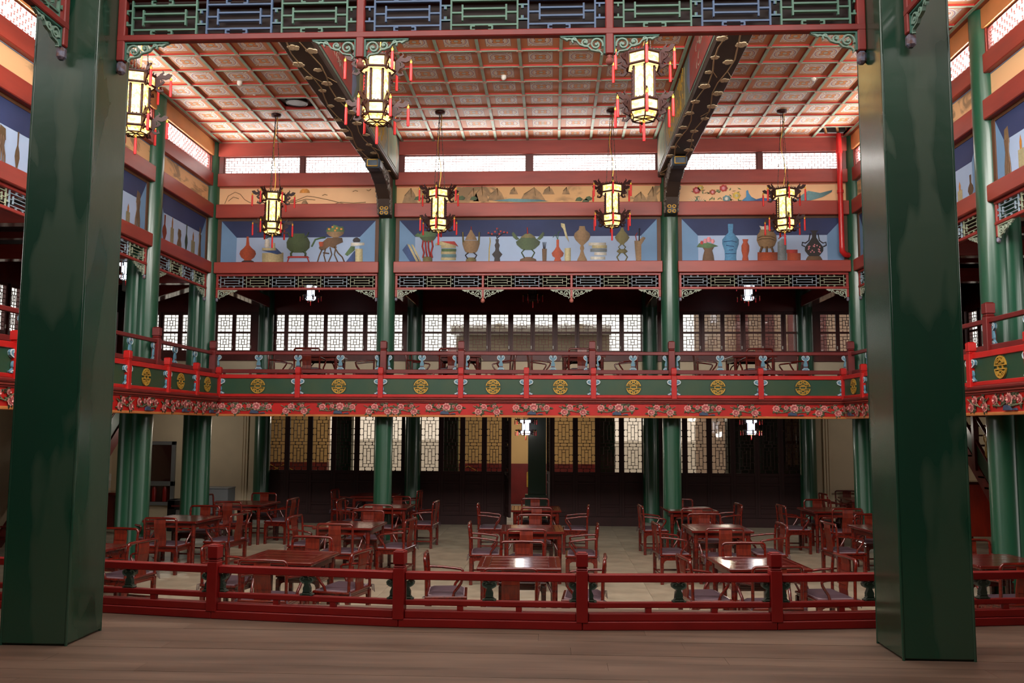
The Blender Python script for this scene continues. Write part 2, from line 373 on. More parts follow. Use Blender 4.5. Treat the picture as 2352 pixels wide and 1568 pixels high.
def spiral(cx, cz, r0, r1, a0, a1, n=14): return [(cx + (r0 + (r1 - r0) * i / n) * math.cos(math.radians(a0 + (a1 - a0) * i / n)), cz + (r0 + (r1 - r0) * i / n) * math.sin(math.radians(a0 + (a1 - a0) * i / n))) for i in range(n + 1)]

# ------------------------------------------------------------------ floors, outside ground
fl = root('floor', 'pale beige stone tiled floor of the hall', kind='structure')
B(XC - 12, XC + 12, -4, 24.5, -.2, -.012).build('floor_bed', mat('floor_joint', (126, 116, 98), .8), fl)
TILE = [MB().box(-.4985, .4985, -.4985, .4985, -.02, 0).mesh('floor_tile', mat('stone_floor_%d' % i, c, .42, .1, 2.6, rgb2=c2, bump=.03), .0015) for i, (c, c2) in enumerate([((168, 157, 136), (142, 131, 112)), ((165, 154, 133), (138, 127, 108)), ((171, 160, 139), (146, 135, 116))])]
for i in range(-11, 11):
    for j in range(8, 23):
        put('floor_tile', random.choice(TILE), fl, (XC + i + .5, j + .5, 0))
g = B(-80, 80, 24.5, 160, -.25, -.1).build('ground', mat('courtyard_paving', (176, 170, 160), .8, .05, .3)); tag(g, 'pale courtyard paving beyond the doors', kind='structure')

# stage deck of boards running across the stage
sf = root('stage_floor', 'worn brown board floor of the stage', kind='structure'); sf.name = 'floor_stage'
def rail_pt(u):  # foot line of the stage rail
    return None
RAILP = [(240, 1404), (490, 1418), (917, 1437), (1337, 1445), (1782, 1444), (2120, 1438)]
RAIL_END = (2352, 1433)
RP = [at(u, v, Z=ZST) for u, v in RAILP]; RP = [Vector((RP[0].x - 1.6, RP[0].y + .16, ZST))] + RP + [RP[-1] + (at(*RAIL_END, Z=ZST) - RP[-1]) * 2.4]
STB = [mat('stage_board_%d' % i, c, .52, .14, 2.2, rgb2=c2, stretch=(.35, 3, 1), bump=.06) for i, (c, c2) in enumerate([((116, 98, 84), (92, 76, 64)), ((112, 94, 80), (88, 72, 60)), ((120, 102, 88), (96, 80, 68))])]
y = 2.2
k = 0
front = min(p.y for p in RP)
while y < 7.9:
    xs = [-6.4, -4.3 + (k * 1.37) % 2.1, -.2 + (k * .83) % 1.9, 2.6 + (k * 1.11) % 1.6, 5.6]
    for a, b in zip(xs, xs[1:]):
        MB().box(a + .001, b - .001, y + .001, y + .199, ZST - .04, ZST + random.uniform(-.001, .001)).build('stage_board', STB[(k + int(a * 3)) % 3], sf)
    y += .2; k += 1
B(-6.4, 5.6, -3, 2.2, ZST - .06, ZST - .001).build('deck', STB[0], sf)
B(-6.4, 5.6, -3, 7.9, 0, ZST - .045).build('stage_base', DKRED, sf)

# ------------------------------------------------------------------ shell of the hall
def wall_slab(parent, name, x0, x1, y0, y1, z0, z1, m): return B(x0, x1, y0, y1, z0, z1).build(name, m, parent)
XL, XR = XC - X2, XC + X2
OL, OR = XC - XO, XC + XO
# local frame along each atrium wall: s along it, o outward (away from the hall), z up
def frame_back(s, o, z): return Vector((XC + s, YC + o, z))
def frame_left(s, o, z): return Vector((XL - o, s, z))
def frame_right(s, o, z): return Vector((XR + o, s, z))
def fbox(mb, fr, s0, s1, o0, o1, z0, z1, m=0):
    a, b = fr(s0, o0, z0), fr(s1, o1, z1)
    return mb.box(min(a.x, b.x), max(a.x, b.x), min(a.y, b.y), max(a.y, b.y), z0, z1, m)
SIDES = [('back', frame_back, [(-X2, -X1), (-X1, X1), (X1, X2)]),
         ('left', frame_left, [(YS[i + 1], YS[i]) for i in range(5)]),
         ('right', frame_right, [(YS[i + 1], YS[i]) for i in range(5)])]
WALLS = {}
MURALS = {}
NWIN = [0]
def clere_lattice(mb, fr, s0, s1, z0, z1):
    """fine brick-like glazing bars of one clerestory sash, with framed cells"""
    t = .011 if fr is frame_back else .009; n = max(3, round((s1 - s0) / .13)); h = z1 - z0
    rows = 6
    for i in range(1, rows): fbox(mb, fr, s0, s1, -.01, .01, z0 + h * i / rows - t / 2, z0 + h * i / rows + t / 2)
    for i in range(rows):
        for k in range(n + 1):
            ss = s0 + (s1 - s0) * (k + (.5 if i % 2 else 0)) / n
            if s0 < ss < s1 and not (i in (2, 3) and k % 5 in (2,)): fbox(mb, fr, ss - t / 2, ss + t / 2, -.01, .01, z0 + h * i / rows, z0 + h * (i + 1) / rows)
for side, fr, bays in SIDES:
    w = root('wall_' + side, {'back': 'painted upper wall of the hall facing the stage, beams and murals', 'left': 'painted upper wall along the left side of the hall', 'right': 'painted upper wall along the right side of the hall'}[side], kind='structure'); WALLS[side] = w
    for bi, (s0, s1) in enumerate(bays):
        a, b = s0 + .16, s1 - .16
        fbox(MB(), fr, a, b, -.1, .1, 8.29, 8.6).build('beam', BEAM if side == 'back' else mat('beam_orange_paint', (200, 132, 76), .5, .1, 2), w, bevel=.012)
        for z0, z1, o0, o1 in ((7.62, 7.91, -.1, .1), (6.92, 7.22, -.13, .1), (5.71, 5.955, -.13, .1)):
            fbox(MB(), fr, a, b, o0, o1, z0, z1).build('beam', BEAM, w, bevel=.012)
        fbox(MB(), fr, a, b, -.02, .06, 6.87, 6.93).build('mural_fillet', BROWNF, w)
        me = fbox(MB(), fr, a, b, -.005, .06, 7.2, 7.64).build('landscape_panel', PEACHC if (side == 'back' and bi == 1) else PEACHR if (side == 'back') else PEACH, w)
        for z in (7.225, 7.6): fbox(MB(), fr, a, b, -.012, 0, z, z + .012).build('mural_border', RED if side == 'back' else LBLUE, w)
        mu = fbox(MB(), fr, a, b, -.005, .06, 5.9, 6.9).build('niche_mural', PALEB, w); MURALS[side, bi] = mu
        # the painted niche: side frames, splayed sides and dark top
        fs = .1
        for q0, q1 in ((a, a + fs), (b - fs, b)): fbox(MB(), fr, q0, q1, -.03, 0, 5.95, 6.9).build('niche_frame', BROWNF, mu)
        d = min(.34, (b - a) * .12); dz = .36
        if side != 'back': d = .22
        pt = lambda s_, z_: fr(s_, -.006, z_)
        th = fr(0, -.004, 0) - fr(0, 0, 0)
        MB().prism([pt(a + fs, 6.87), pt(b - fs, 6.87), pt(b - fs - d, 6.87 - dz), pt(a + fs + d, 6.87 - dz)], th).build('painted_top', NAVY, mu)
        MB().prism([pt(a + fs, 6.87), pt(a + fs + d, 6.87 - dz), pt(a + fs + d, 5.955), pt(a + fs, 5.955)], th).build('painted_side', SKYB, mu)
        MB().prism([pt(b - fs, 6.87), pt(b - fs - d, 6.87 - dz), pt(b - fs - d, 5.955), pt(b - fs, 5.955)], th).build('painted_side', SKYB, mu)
        # clerestory sashes
        if side == 'back': wins = [[(-6.62, -4.93), (-4.84, -3.2)], [(-2.68, -.02), (.1, 2.75)], [(3.3, 4.87), (4.97, 6.56)]][bi]
        else: wins = [(a + .05, b - .05)]
        ends = [a] + [q for ww in wins for q in ww] + [b]
        st = MB()
        for i in range(0, len(ends), 2): fbox(st, fr, ends[i], ends[i + 1], -.06, .06, 7.9, 8.3)
        st.build('window_post', BEAM if side != 'back' else MAROON, w)
        for q0, q1 in wins:
            NWIN[0] += 1
            wr = root('window_%d' % NWIN[0], 'clerestory window of fine brick-pattern bars in the %s wall' % side, kind='structure')
            f_ = MB()
            for z0, z1 in ((7.905, 7.93), (8.265, 8.295)): fbox(f_, fr, q0, q1, -.04, .04, z0, z1)
            for e0, e1 in ((q0, q0 + .025), (q1 - .025, q1)): fbox(f_, fr, e0, e1, -.04, .04, 7.93, 8.265)
            f_.build('window_frame', MAROON, wr)
            lm = MB(); clere_lattice(lm, fr, q0 + .025, q1 - .025, 7.93, 8.265); lm.build('window_lattice', MAROON, wr)
            fbox(MB(), fr, q0 + .02, q1 - .02, .015, .02, 7.925, 8.27).build('window_pane', HAZY, wr)
    # outer roof edge over the gallery so that the sky enters through the sashes alone
for nm, x0, x1, y0, y1 in (('left', OL - .1, XL, -3, YW), ('right', XR, OR + .1, -3, YW), ('back', OL - .1, OR + .1, YC + .1, YW + .1)):
    B(x0, x1, y0, y1, 6.02, 6.1).build('ceiling_gallery_' + nm, DARKW)['kind'] = 'structure'
for o in [o for o in COL.objects if o.name.startswith('ceiling_gallery')]: tag(o, 'dark board ceiling over the upper %s gallery' % o.name.split('_')[-1])
# hall ceiling backing, roof and the far ends
c = root('ceiling', 'coffered painted ceiling of red and green battens', kind='structure')
B(XL - .25, XR + .25, -3.2, 18.7, 8.72, 8.8).build('ceiling_board', DARKW, c)

# ------------------------------------------------------------------ coffered ceiling
PAN = B(-.5, .5, -.5, .5, 0, .02)
ROWP, ROW0 = .642, 18.32
PW, PD = .62, .60
pan_me = MB().box(-PW / 2, PW / 2, -PD / 2, PD / 2, 0, .015).mesh('coffer_panel', COFFER)
NR = 10
BAYC = [(-6.68, 5, .664), (-2.70, 8, .675), (3.37, 5, .664)]
def batten(x0, x1, y0, y1, w):
    mb = MB(); mb.box(x0, x1, y0, y1, ZCL - .005, ZCL + .06, 0)
    if abs(x1 - x0) > abs(y1 - y0): mb.box(x0, x1, (y0 + y1) / 2 - .016, (y0 + y1) / 2 + .016, ZCL - .014, ZCL - .004, 1)
    else: mb.box((x0 + x1) / 2 - .026, (x0 + x1) / 2 + .026, y0, y1, ZCL - .02, ZCL - .004, 1)
    return mb
BGREEN = mat('batten_pale_green', (150, 172, 148), .5, .1, 5); BPINK = mat('batten_pink_cap', (204, 150, 130), .5, .1, 12)
BRED = mat('batten_red', (176, 44, 36), .5, .1, 5)
for bi, (s0, n, pw) in enumerate(BAYC):
    for j in range(NR + 1):
        y = ROW0 - j * ROWP
        batten(XC + s0 - .03, XC + s0 + n * pw + .03, y - .028, y + .028, 0).build('ceiling_batten', [BRED, BGREEN], c)
    for k in range(n + 1):
        x = XC + s0 + k * pw
        batten(x - .03, x + .03, ROW0 - NR * ROWP, ROW0 + .05, 0).build('ceiling_batten', [BRED, BGREEN], c)
        for j in range(NR + 1):
            if k in (0, n) or j == 0: continue
            y = ROW0 - j * ROWP
            MB().prism([(x - .05, y, ZCL - .026), (x, y - .05, ZCL - .026), (x + .05, y, ZCL - .026), (x, y + .05, ZCL - .026)], (0, 0, .008)).build('batten_cap', BPINK, c)
    for k in range(n):
        for j in range(NR):
            if (bi, k, j) in ((0, 3, 3), (2, 4, 0)): continue
            p = put('coffer_panel', pan_me, c, (XC + s0 + (k + .5) * pw, ROW0 - (j + .5) * ROWP, ZCL + .02))
B(XL - .2, XR + .2, -3, ROW0 - NR * ROWP - .05, ZCL + .05, ZCL + .1).build('plain_ceiling', mat('ceiling_orange', (190, 104, 60), .6), c)
for s0, s1 in ((-6.9, -6.66), (-3.4, -3.2), (-2.78, -2.68), (2.66, 2.8), (3.2, 3.42), (6.66, 6.9)):
    B(XC + s0, XC + s1, 11.8, YC, ZCL + .02, ZCL + .07).build('ceiling_margin', mat('ceiling_orange', (190, 104, 60), .6), c)
sk = root('window_roof', 'assumed unseen roof glazing above the hall in front of the stage', kind='structure')  # assumed frame and pane below the added roof lamp
for k in range(12): B(XC - 5.5 + k, XC - 5.46 + k, 7.3, 11.5, ZCL - .04, ZCL).build('glazing_bar', MAROON, sk)
B(XC - 5.5, XC + 5.5, 7.3, 11.5, ZCL - .01, ZCL - .004).build('roof_pane', GLASS, sk)
# the ventilator in the place of one panel, the missing corner panel shows rafters
vx, vy = XC + BAYC[0][0] + 3.5 * .664, ROW0 - 3.5 * ROWP
v = root('ceiling_ventilator', 'round dark ventilation opening in place of one ceiling panel', 'vent', (vx, vy, ZCL + .02))
mb = MB(); mb.lathe([(.3, .05), (.3, .06)], 24); mb.build('vent_plate', SOFFIT, v)
mb = MB(); mb.lathe([(.17, -.01), (.19, -.02), (.21, -.01), (.21, .05), (.17, .05)], 24); mb.build('vent_rim', BLACK, v)
mb = MB(); mb.lathe([(.165, .03), (.165, .045)], 24); mb.build('vent_throat', BLACK, v)
rx, ry = XC + BAYC[2][0] + 4.5 * .664, ROW0 - .5 * ROWP
for dx in (-.2, .05, .25): MB().tube([(rx + dx - .1, ry - .32, ZCL + .08), (rx + dx + .15, ry + .32, ZCL + .08)], .03, 6).build('rafter', mat('raw_timber', (150, 104, 58), .7), c)
# detectors
def detector(i, u, v, kind):
    p = at(u, v, Z=ZCL + .06)
    if kind == 'dome':
        o = root('dome_detector', ['white bulbous ceiling detector in the left ceiling bay', 'white bulbous ceiling detector in the middle ceiling bay', 'white bulbous ceiling detector in the right ceiling bay'][i], 'detector', p, group='ceiling detectors')
        MB().lathe([(.055, .01), (.055, -.03), (.045, -.05)], 14).build('base', WHITEP, o)
        MB().lathe([(.04, -.05), (.05, -.08), (.035, -.11), (.01, -.12)], 14).build('bulb', WHITEP, o)
    else:
        o = root('disc_detector', 'flat round white detector disc ' + ['halfway back in the left ceiling bay', 'halfway back in the middle ceiling bay', 'halfway back in the right ceiling bay', 'near the end wall in the left ceiling bay', 'by the chain of the middle left lantern', 'by the chain of the middle right lantern', 'near the end wall in the right ceiling bay'][i], 'detector', p, group='ceiling detectors')
        MB().lathe([(.085, .01), (.085, -.015), (.06, -.03)], 16).build('disc', WHITEP, o)
        MB().lathe([(.03, -.03), (.025, -.045)], 10).build('sensor', WHITEP, o)
for i, q in enumerate([(551, 182), (1157, 169), (1868, 171)]): detector(i, *q, 'dome')
for i, q in enumerate([(584, 213), (993, 204), (1841, 202), (656, 294), (1022, 287), (1400, 282), (1777, 285)]): detector(i, *q, 'disc')

# ------------------------------------------------------------------ the two painted tie beams running from the end wall towards the stage
for si, sx in enumerate((-1, 1)):
    cxb = XC + sx * X1; y0, y1, z0 = 7.8, YC - .1, 7.74
    t = root('painted_tie_beam', ['massive painted ceiling beam left of the middle bay, blossom underside', 'massive painted ceiling beam right of the middle bay, blossom underside'][si], 'beam', (0, 0, 0), kind='structure')
    B(cxb - .24, cxb + .24, y0, y1, z0, ZCL + .05).build('beam_core', SOFFIT, t, bevel=.02)
    for sd in (-1, 1):
        xf = cxb + sd * .24; d = (sd * .006, 0, 0)
        inner = sd * sx < 0
        # field division of the side face: end boxes, red centre field with pointed ends, grey-green borders
        MB().prism([(xf, y0, z0 + .07), (xf, y1 - .05, z0 + .07), (xf, y1 - .05, ZCL - .02), (xf, y0, ZCL - .02)], d).build('side_field', mat('beam_grey_green', (98, 112, 98), .55, .15, 3), t)
        def fld(ya, yb, m, k):
            q = [(xf + sd * .006 * k, ya, z0 + .12), (xf + sd * .006 * k, yb, z0 + .12), (xf + sd * .006 * k, yb + .28 * (k == 1), z0 + .45), (xf + sd * .006 * k, yb, ZCL - .08), (xf + sd * .006 * k, ya, ZCL - .08)]
            MB().prism(q, d).build('side_panel', m, t)
        fld(y0 + .2, 13.9, mat('beam_blue_border', (104, 116, 140), .55), 1); fld(y0 + .25, 13.8, mat('beam_red_field', (150, 54, 46), .55, .25, 6, rgb2=(126, 72, 66)), 2)
        fld(14.4, 16.6, mat('beam_gold_field', (112, 104, 74), .55, .3, 9, rgb2=(150, 128, 70)), 1)
        fld(17.0, 17.9, mat('beam_tan_field', (150, 132, 104), .55), 1); fld(17.08, 17.84, mat('beam_green_field', (112, 136, 116), .55, .2, 5, rgb2=(134, 140, 112)), 2)
        mb = MB()
        for q in range(46):
            yy, zz = random.uniform(8.2, 13.2), random.uniform(z0 + .2, z0 + .72); a0 = random.uniform(0, 6)
            pts = [(xf + sd * .018, yy + .1 * math.cos(a0 + k * .6), zz + .06 * math.sin(a0 + k * .6)) for k in range(6)]
            mb.tube(pts, .007, 4, 0, False)
        mb.build('cloud_scrolls', mat('beam_scroll_grey', (140, 132, 116), .6), t)['kind'] = 'stuff'
        mb = MB()
        for q in range(60):
            yy, zz = random.uniform(14.5, 16.5), random.uniform(z0 + .16, z0 + .72)
            mb.tube([(xf + sd * .014, yy, zz), (xf + sd * .014, yy + .03, zz + random.uniform(.06, .14))], .008, 4, 0, False)
        mb.build('gold_bamboo_leaves', GOLD, t)['kind'] = 'stuff'
    # underside: branches and blossoms
    mb = MB()
    for q in (-.12, .1):
        pts = [(cxb + q + .05 * math.sin(k * 1.3 + q * 9), y0 + .3 + k * .42, z0 - .003) for k in range(24)]
        mb.tube(pts, .012, 4, 0, False)
        for k in range(3, 24, 4): mb.tube([pts[k], (pts[k][0] + .1 * (1 if k % 8 == 3 else -1), pts[k][1] + .22, z0 - .003)], .008, 4, 0, False)
    mb.build('painted_branches', P_ST, t)
    bl = MB()
    for k in range(9):
        q = 2 * PI * k / 9
    for k in range(5):
        q = 2 * PI * k / 5; bl.lathe([(.03, 0), (.03, .008)], 8, (.036 * math.cos(q), .036 * math.sin(q), -.008))
    blm = bl.mesh('painted_blossom', P_MG)
    for k in range(34):
        put('painted_blossom', blm, t, (cxb + (-.13 if k % 2 else .1) + random.uniform(-.06, .06), y0 + .6 + k * .29 + random.uniform(-.1, .1), z0 - .001), random.uniform(0, 6), (random.uniform(.9, 1.5),) * 3)
    # carved bracket under the beam against the column
    yb = YC - .17
    br = root('beam_bracket', ['carved and gilded bracket under the left tie beam', 'carved and gilded bracket under the right tie beam'][si], 'bracket', (cxb, yb, 0), kind='structure')
    zt = z0 - .005
    out = [(0, zt), (-1.45, zt), (-1.5, zt - .05), (-1.42, zt - .14), (-1.2, zt - .16), (-.95, zt - .24), (-.7, zt - .3), (-.5, zt - .42), (-.34, zt - .52), (-.26, zt - .7), (-.2, zt - .82), (0, zt - .86)]
    MB().prism([(-.13, a, b) for a, b in out], (.26, 0, 0)).build('bracket_body', SOFFIT, br, bevel=.01)
    cv = MB()
    for k in range(70):
        f = random.random(); i = 3 + int(f * 7.99); a, b = out[i]; a2, b2 = out[min(i + 1, 10)]; q = random.random()
        yy, zz = a + (a2 - a) * q, b + (b2 - b) * q
        for sd in (-1, 1):
            up = random.uniform(.01, .25 if yy > -1 else .1)
            p0 = Vector((sd * .135, yy + random.uniform(0, .06), min(zt - .02, zz + up)))
            cv.tube([p0 + Vector((0, (.03 + .03 * q) * math.cos(w_), (.03 + .03 * q) * math.sin(w_))) for w_ in (0, 1.2, 2.4, 3.6)], .018, 4, 0, False)
    cv.build('bracket_carving', mat('carving_grey', (136, 132, 126), .4, .3, 20, rgb2=(84, 72, 62)), br)['kind'] = 'stuff'
    MB().box(-.15, .15, -1.52, -1.22, zt - .2, zt - .01).build('bracket_cap', mat('bracket_cap_blue', (52, 66, 78), .5, .2, 8), br, bevel=.03)
    MB().tube([(-.1, -1.53, zt - .17), (-.1, -1.53, zt - .04), (.1, -1.53, zt - .04), (.1, -1.53, zt - .17), (-.1, -1.53, zt - .17)], .012, 5).build('cap_gilding', GOLD, br)
    MB().box(-.1, .1, -.26, -.16, zt - .84, zt - .5).build('bracket_foot', mat('bracket_foot_blue', (58, 62, 74), .5, .2, 8), br, bevel=.02)
    fg = MB()
    for zz in (zt - .8, zt - .7, zt - .6):
        for sd in (-1, 1): fg.tube([(sd * .05 + .035 * math.cos(w_), -.27, zz + .035 * math.sin(w_)) for w_ in (0, 1, 2, 3, 4, 5, 6)], .012, 5)
    fg.build('foot_gilding', GOLD, br)

# ------------------------------------------------------------------ round columns of the hall
def column_mesh(r, h, name, m): return MB().lathe([(r * 1.06, 0), (r * 1.06, .03), (r, .06), (r, h * .5), (r * .97, h)], 28).mesh(name, m)
CBASE = MB().lathe([(.3, 0), (.31, .04), (.28, .1), (.2, .12)], 24).mesh('stone_base', mat('stone_base_grey', (120, 118, 108), .6))
full = column_mesh(.19, 8.6, 'shaft', GREEN2); low = column_mesh(.2, 6.0, 'shaft', GREEN2)
def column(x, y, me, label):
    o = root('column', label, None, (x, y, 0), kind='structure'); put('shaft', me, o); put('stone_base', CBASE, o, (0, 0, 0)); return o
NM = {0: 'far corner', 1: 'second', 2: 'third', 3: 'fourth', 4: 'fifth', 5: 'sixth'}
for s, t in ((-X2, 'left corner'), (-X1, 'left middle'), (X1, 'right middle'), (X2, 'right corner')):
    column(XC + s, YC, full, 'tall green lacquered column at the %s of the end balcony' % t)
    column(XC + s, YW - .16, low, 'dark green wall column behind the %s column' % t)
for sd, nm in ((-1, 'left'), (1, 'right')):
    for i, y in enumerate(YS):
        if i: column(XC + sd * X2, y, full, 'tall green lacquered column, %s from the end on the %s side' % (NM[i], nm))
        column(XC + sd * (X2 + .21), y + .02, low, 'shorter green column standing behind the %s column of the %s side' % (NM[i], nm))
        if i: column(XC + sd * (XO - .1), y, low, 'wall column of the %s gallery level with the %s column' % (nm, NM[i]))

# red downpipe in the right corner
dp = root('drain_pipe', 'bright red drain pipe running down the right corner', 'pipe')
px = at(1930, 440, Y=YC - .22).x
MB().tube([(px, YC - .22, 8.62), (px, YC - .22, 6.2)], .055, 12).build('pipe', PIPE, dp)
MB().tube([(px, YC - .22, 6.22), (px, YC - .22, 6.12), (px + .06, YC - .2, 6.06), (px + .16, YC - .1, 6.06)], .06, 12).build('pipe_elbow', PIPE, dp)
for z in (8.2, 7.35): MB().lathe([(.068, 0), (.068, .06)], 12, (px, YC - .22, z)).build('pipe_collar', PIPE, dp)

# ------------------------------------------------------------------ galleries: slabs, outer walls, rafters
for nm, x0, x1, y0, y1 in (('left', OL, XC - XB - .06, -3, YW), ('right', XC + XB + .06, OR, -3, YW), ('back', XC - XB - .06, XC + XB + .06, YB + .06, YW)):
    tag(B(x0, x1, y0, y1, 2.86, Z2).build('floor_gallery_' + nm, mat('gallery_soffit_dark', (50, 28, 24), .6)), 'dark timber floor of the upper %s gallery' % nm, kind='structure')
# gallery beams from the columns to the outer wall, with corner diagonals
gb = []
def gbeam(p, q, label, w=.13):
    d = (Vector(q) - Vector(p)); L = d.length; a = math.atan2(d.y, d.x)
    o = root('gallery_beam', label, 'beam', (p[0], p[1], 0), a, kind='structure')
    B(0, L, -w, w, 5.5, 5.78).build('beam', GBEAM, o, bevel=.01); B(0, L, -w * .7, w * .7, 5.9, 6.03).build('upper_beam', GBEAM, o, bevel=.01)
for i, y in enumerate(YS):
    gbeam((XL - .3, y, 0), (OL, y, 0), 'red ceiling beam crossing the left gallery at the %s column' % NM[i]); gbeam((XR + .3, y, 0), (OR, y, 0), 'red ceiling beam crossing the right gallery at the %s column' % NM[i])
for s, t in ((-X2, 'left corner'), (-X1, 'left middle'), (X1, 'right middle'), (X2, 'right corner')): gbeam((XC + s, YC + .2, 0), (XC + s, YW, 0), 'red ceiling beam crossing the end gallery at the %s column' % t)
gbeam((XL - .2, YC + .2, 0), (OL + .3, YW - .1, 0), 'red diagonal ceiling beam in the left corner of the gallery'); gbeam((XR + .2, YC + .2, 0), (OR - .3, YW - .1, 0), 'red diagonal ceiling beam in the right corner of the gallery')

# window sash of the upper gallery: frame, mid rail, two brick-pattern lattices, two panes; local x 0..w, z 0..1.08
def sash_lattice(w, h):
    mb = MB(); t = .014
    def v(x, z0, z1): mb.box(x * w - t / 2, x * w + t / 2, -.005, .005, z0 * h, z1 * h)
    def hh(z, x0, x1): mb.box(x0 * w, x1 * w, -.005, .005, z * h - t / 2, z * h + t / 2)
    hh(.17, 0, 1); hh(.83, 0, 1); v(.22, .17, .83); v(.78, .17, .83); v(.5, 0, .17); v(.5, .83, 1); v(.22, 0, .09); v(.78, .9, 1)
    hh(.34, .22, .78); hh(.66, .22, .78); v(.4, .34, .66); v(.6, .34, .66); v(.5, .17, .34); v(.5, .66, .83); hh(.5, .4, .6); hh(.39, 0, .22); hh(.61, .78, 1); hh(.61, 0, .22); hh(.39, .78, 1)
    return mb
SASH = {}
def sash(w, lattice=True):
    k = (round(w, 3), lattice)
    if k not in SASH:
        fr = MB(); e = .055
        for a, b, z0, z1 in ((0, e, 0, 1.08), (w - e, w, 0, 1.08), (e, w - e, 0, .08), (e, w - e, 1.01, 1.08), (e, w - e, .52, .57)): fr.box(a, b, -.03, .03, z0, z1)
        la = sash_lattice(w - 2 * e, .44); la2 = MB()
        for z in (.08, .57): la2.T = Matrix.Translation((e, 0, z)); la2.add(la.v, la.f)
        la2.T = None
        SASH[k] = (fr.mesh('sash_frame', MAROON, .004), la2.mesh('sash_lattice', MAROON), B(e * .8, w - e * .8, .014, .018, .06, 1.03).mesh('sash_pane', GLASS), MB().box(w - .04, w - .02, -.05, -.03, .12, .2).mesh('sash_latch', WHITEP))
    return SASH[k]
def sash_at(x, y, z, w, rz, label, lattice=True):
    NWIN[0] += 1; o = root('window_%d' % NWIN[0], label, None, (x, y, z), rz, kind='structure'); f, l, p, h = sash(w, lattice)
    put('sash_frame', f, o); put('sash_pane', p, o); put('sash_latch', h, o)
    if lattice: put('sash_lattice', l, o)
WS = 4.335   # sill
wb = root('wall_gallery_back', 'cream and red rear wall of the upper end gallery', kind='structure')
B(OL, OR, YW - .05, YW + .1, Z2, 4.14).build('dado', CREAM, wb); B(OL, OR, YW - .1, YW + .12, 4.14, 4.22).build('sill_board', MAROON, wb); B(OL, OR, YW - .06, YW + .1, 4.22, WS).build('sill_rail', MAROON, wb)
B(OL, OR, YW - .06, YW + .1, WS + 1.08, 6.05).build('lintel', DKRED, wb)
def fill_bay(s0, s1, groups, part, lab):
    """groups: (start, width, count, pitch pattern) of sashes along the rear wall; the rest is closed with posts"""
    xs = []
    for (a, w, n, p1, p2) in groups:
        x = a
        for i in range(n):
            xs.append((x, w)); x += p1 if i % 2 == 0 else p2
    prev = s0
    for i, (x, w) in enumerate(xs):
        if x - prev > .004: B(XC + prev, XC + x, YW - .05, YW + .08, WS, WS + 1.08).build('window_post', MAROON, wb)
        sash_at(XC + x, YW, WS, w, 0, '%s, number %d from the left' % (lab, i + 1), not (part == 'right' and i == 6))
        prev = x + w
    B(XC + prev, XC + s1, YW - .05, YW + .08, WS, WS + 1.08).build('window_post', MAROON, wb)
def uw(u): return at(u, 760, Y=YW).x - XC
e = .055
def grp(us, w): return [(uw(u) - e, w + 2 * e, 1, 0, 0) for u in us]
fill_bay(-XO, -X2 - .2, grp([331, 376, 419, 459, 500, 542], .39), 'cornerl', 'sash window in the left corner bay of the upper gallery')
fill_bay(-X2 + .2, -X1 - .2, grp([618, 662, 708, 752, 798, 844, 888], .41), 'left', 'sash window in the left bay of the upper end gallery')
fill_bay(-X1 + .2, X1 - .2, grp([976, 1026, 1078, 1128, 1179, 1229, 1281, 1331, 1383, 1433], .44), 'mid', 'sash window in the middle bay of the upper end gallery')
fill_bay(X1 + .2, X2 - .2, grp([1519, 1569, 1618, 1664, 1712, 1757, 1805], .4), 'right', 'sash window in the right bay of the upper end gallery')
fill_bay(X2 + .2, XO, grp([1884, 1928, 1972, 2016, 2060, 2104], .38), 'cornerr', 'sash window in the right corner bay of the upper gallery')
for s in (-X2, -X1, X1, X2): B(XC + s - .21, XC + s + .21, YW + .02, YW + .08, WS, WS + 1.08).build('window_post', MAROON, wb)
# outer side walls
for sd, nm, xo in ((-1, 'left', OL), (1, 'right', OR)):
    ws = root('wall_gallery_' + nm, 'outer %s wall of hall and gallery, cream below and sashes above' % nm, kind='structure')
    xa, xb = (xo - .1, xo) if sd < 0 else (xo, xo + .1)
    B(xa, xb, -3, YW, 0, 4.14).build('dado', CREAM, ws); B(xa - .02, xb + .02, -3, YW, 4.14, WS).build('sill_board', MAROON, ws); B(xa, xb, -3, YW, WS + 1.08, 6.05).build('lintel', DKRED, ws)
    for i in range(5):
        y0, y1 = YS[i + 1] + .2, YS[i] - .2; n = 5; pit = (y1 - y0) / n
        for k in range(n):
            yy = y0 + k * pit
            sash_at(xo, yy + (.04 if sd < 0 else pit - .04), WS, pit - .08, PI / 2 if sd < 0 else -PI / 2, 'sash window in the outer %s gallery wall, bay %d, number %d' % (nm, i + 1, k + 1))
            B(xa + .02, xb - .02, yy - .04, yy + .04, WS, WS + 1.08).build('window_post', MAROON, ws)
        B(xa + .02, xb - .02, y1 - .04, y1 + .44, WS, WS + 1.08).build('window_post', MAROON, ws)
    n = 6; y0, y1 = YC + .25, YW - .25; pit = (y1 - y0) / n
    for k in range(n):
        yy = y0 + k * pit
        sash_at(xo, yy + (.04 if sd < 0 else pit - .04), WS, pit - .08, PI / 2 if sd < 0 else -PI / 2, 'sash window in the outer %s gallery wall, end corner bay, number %d' % (nm, k + 1))
        B(xa + .02, xb - .02, yy - .04, yy + .04, WS, WS + 1.08).build('window_post', MAROON, ws)
    B(xa + .02, xb - .02, y1 - .04, YW, WS, WS + 1.08).build('window_post', MAROON, ws)
    B(xa + .02, xb - .02, -3, YS[5] + .2, WS, WS + 1.08).build('window_post', MAROON, ws)
fw = root('wall_front_upper', 'unseen front glazing added before the stage around a fill lamp', kind='structure')  # unseen glazing added to house the front lamp
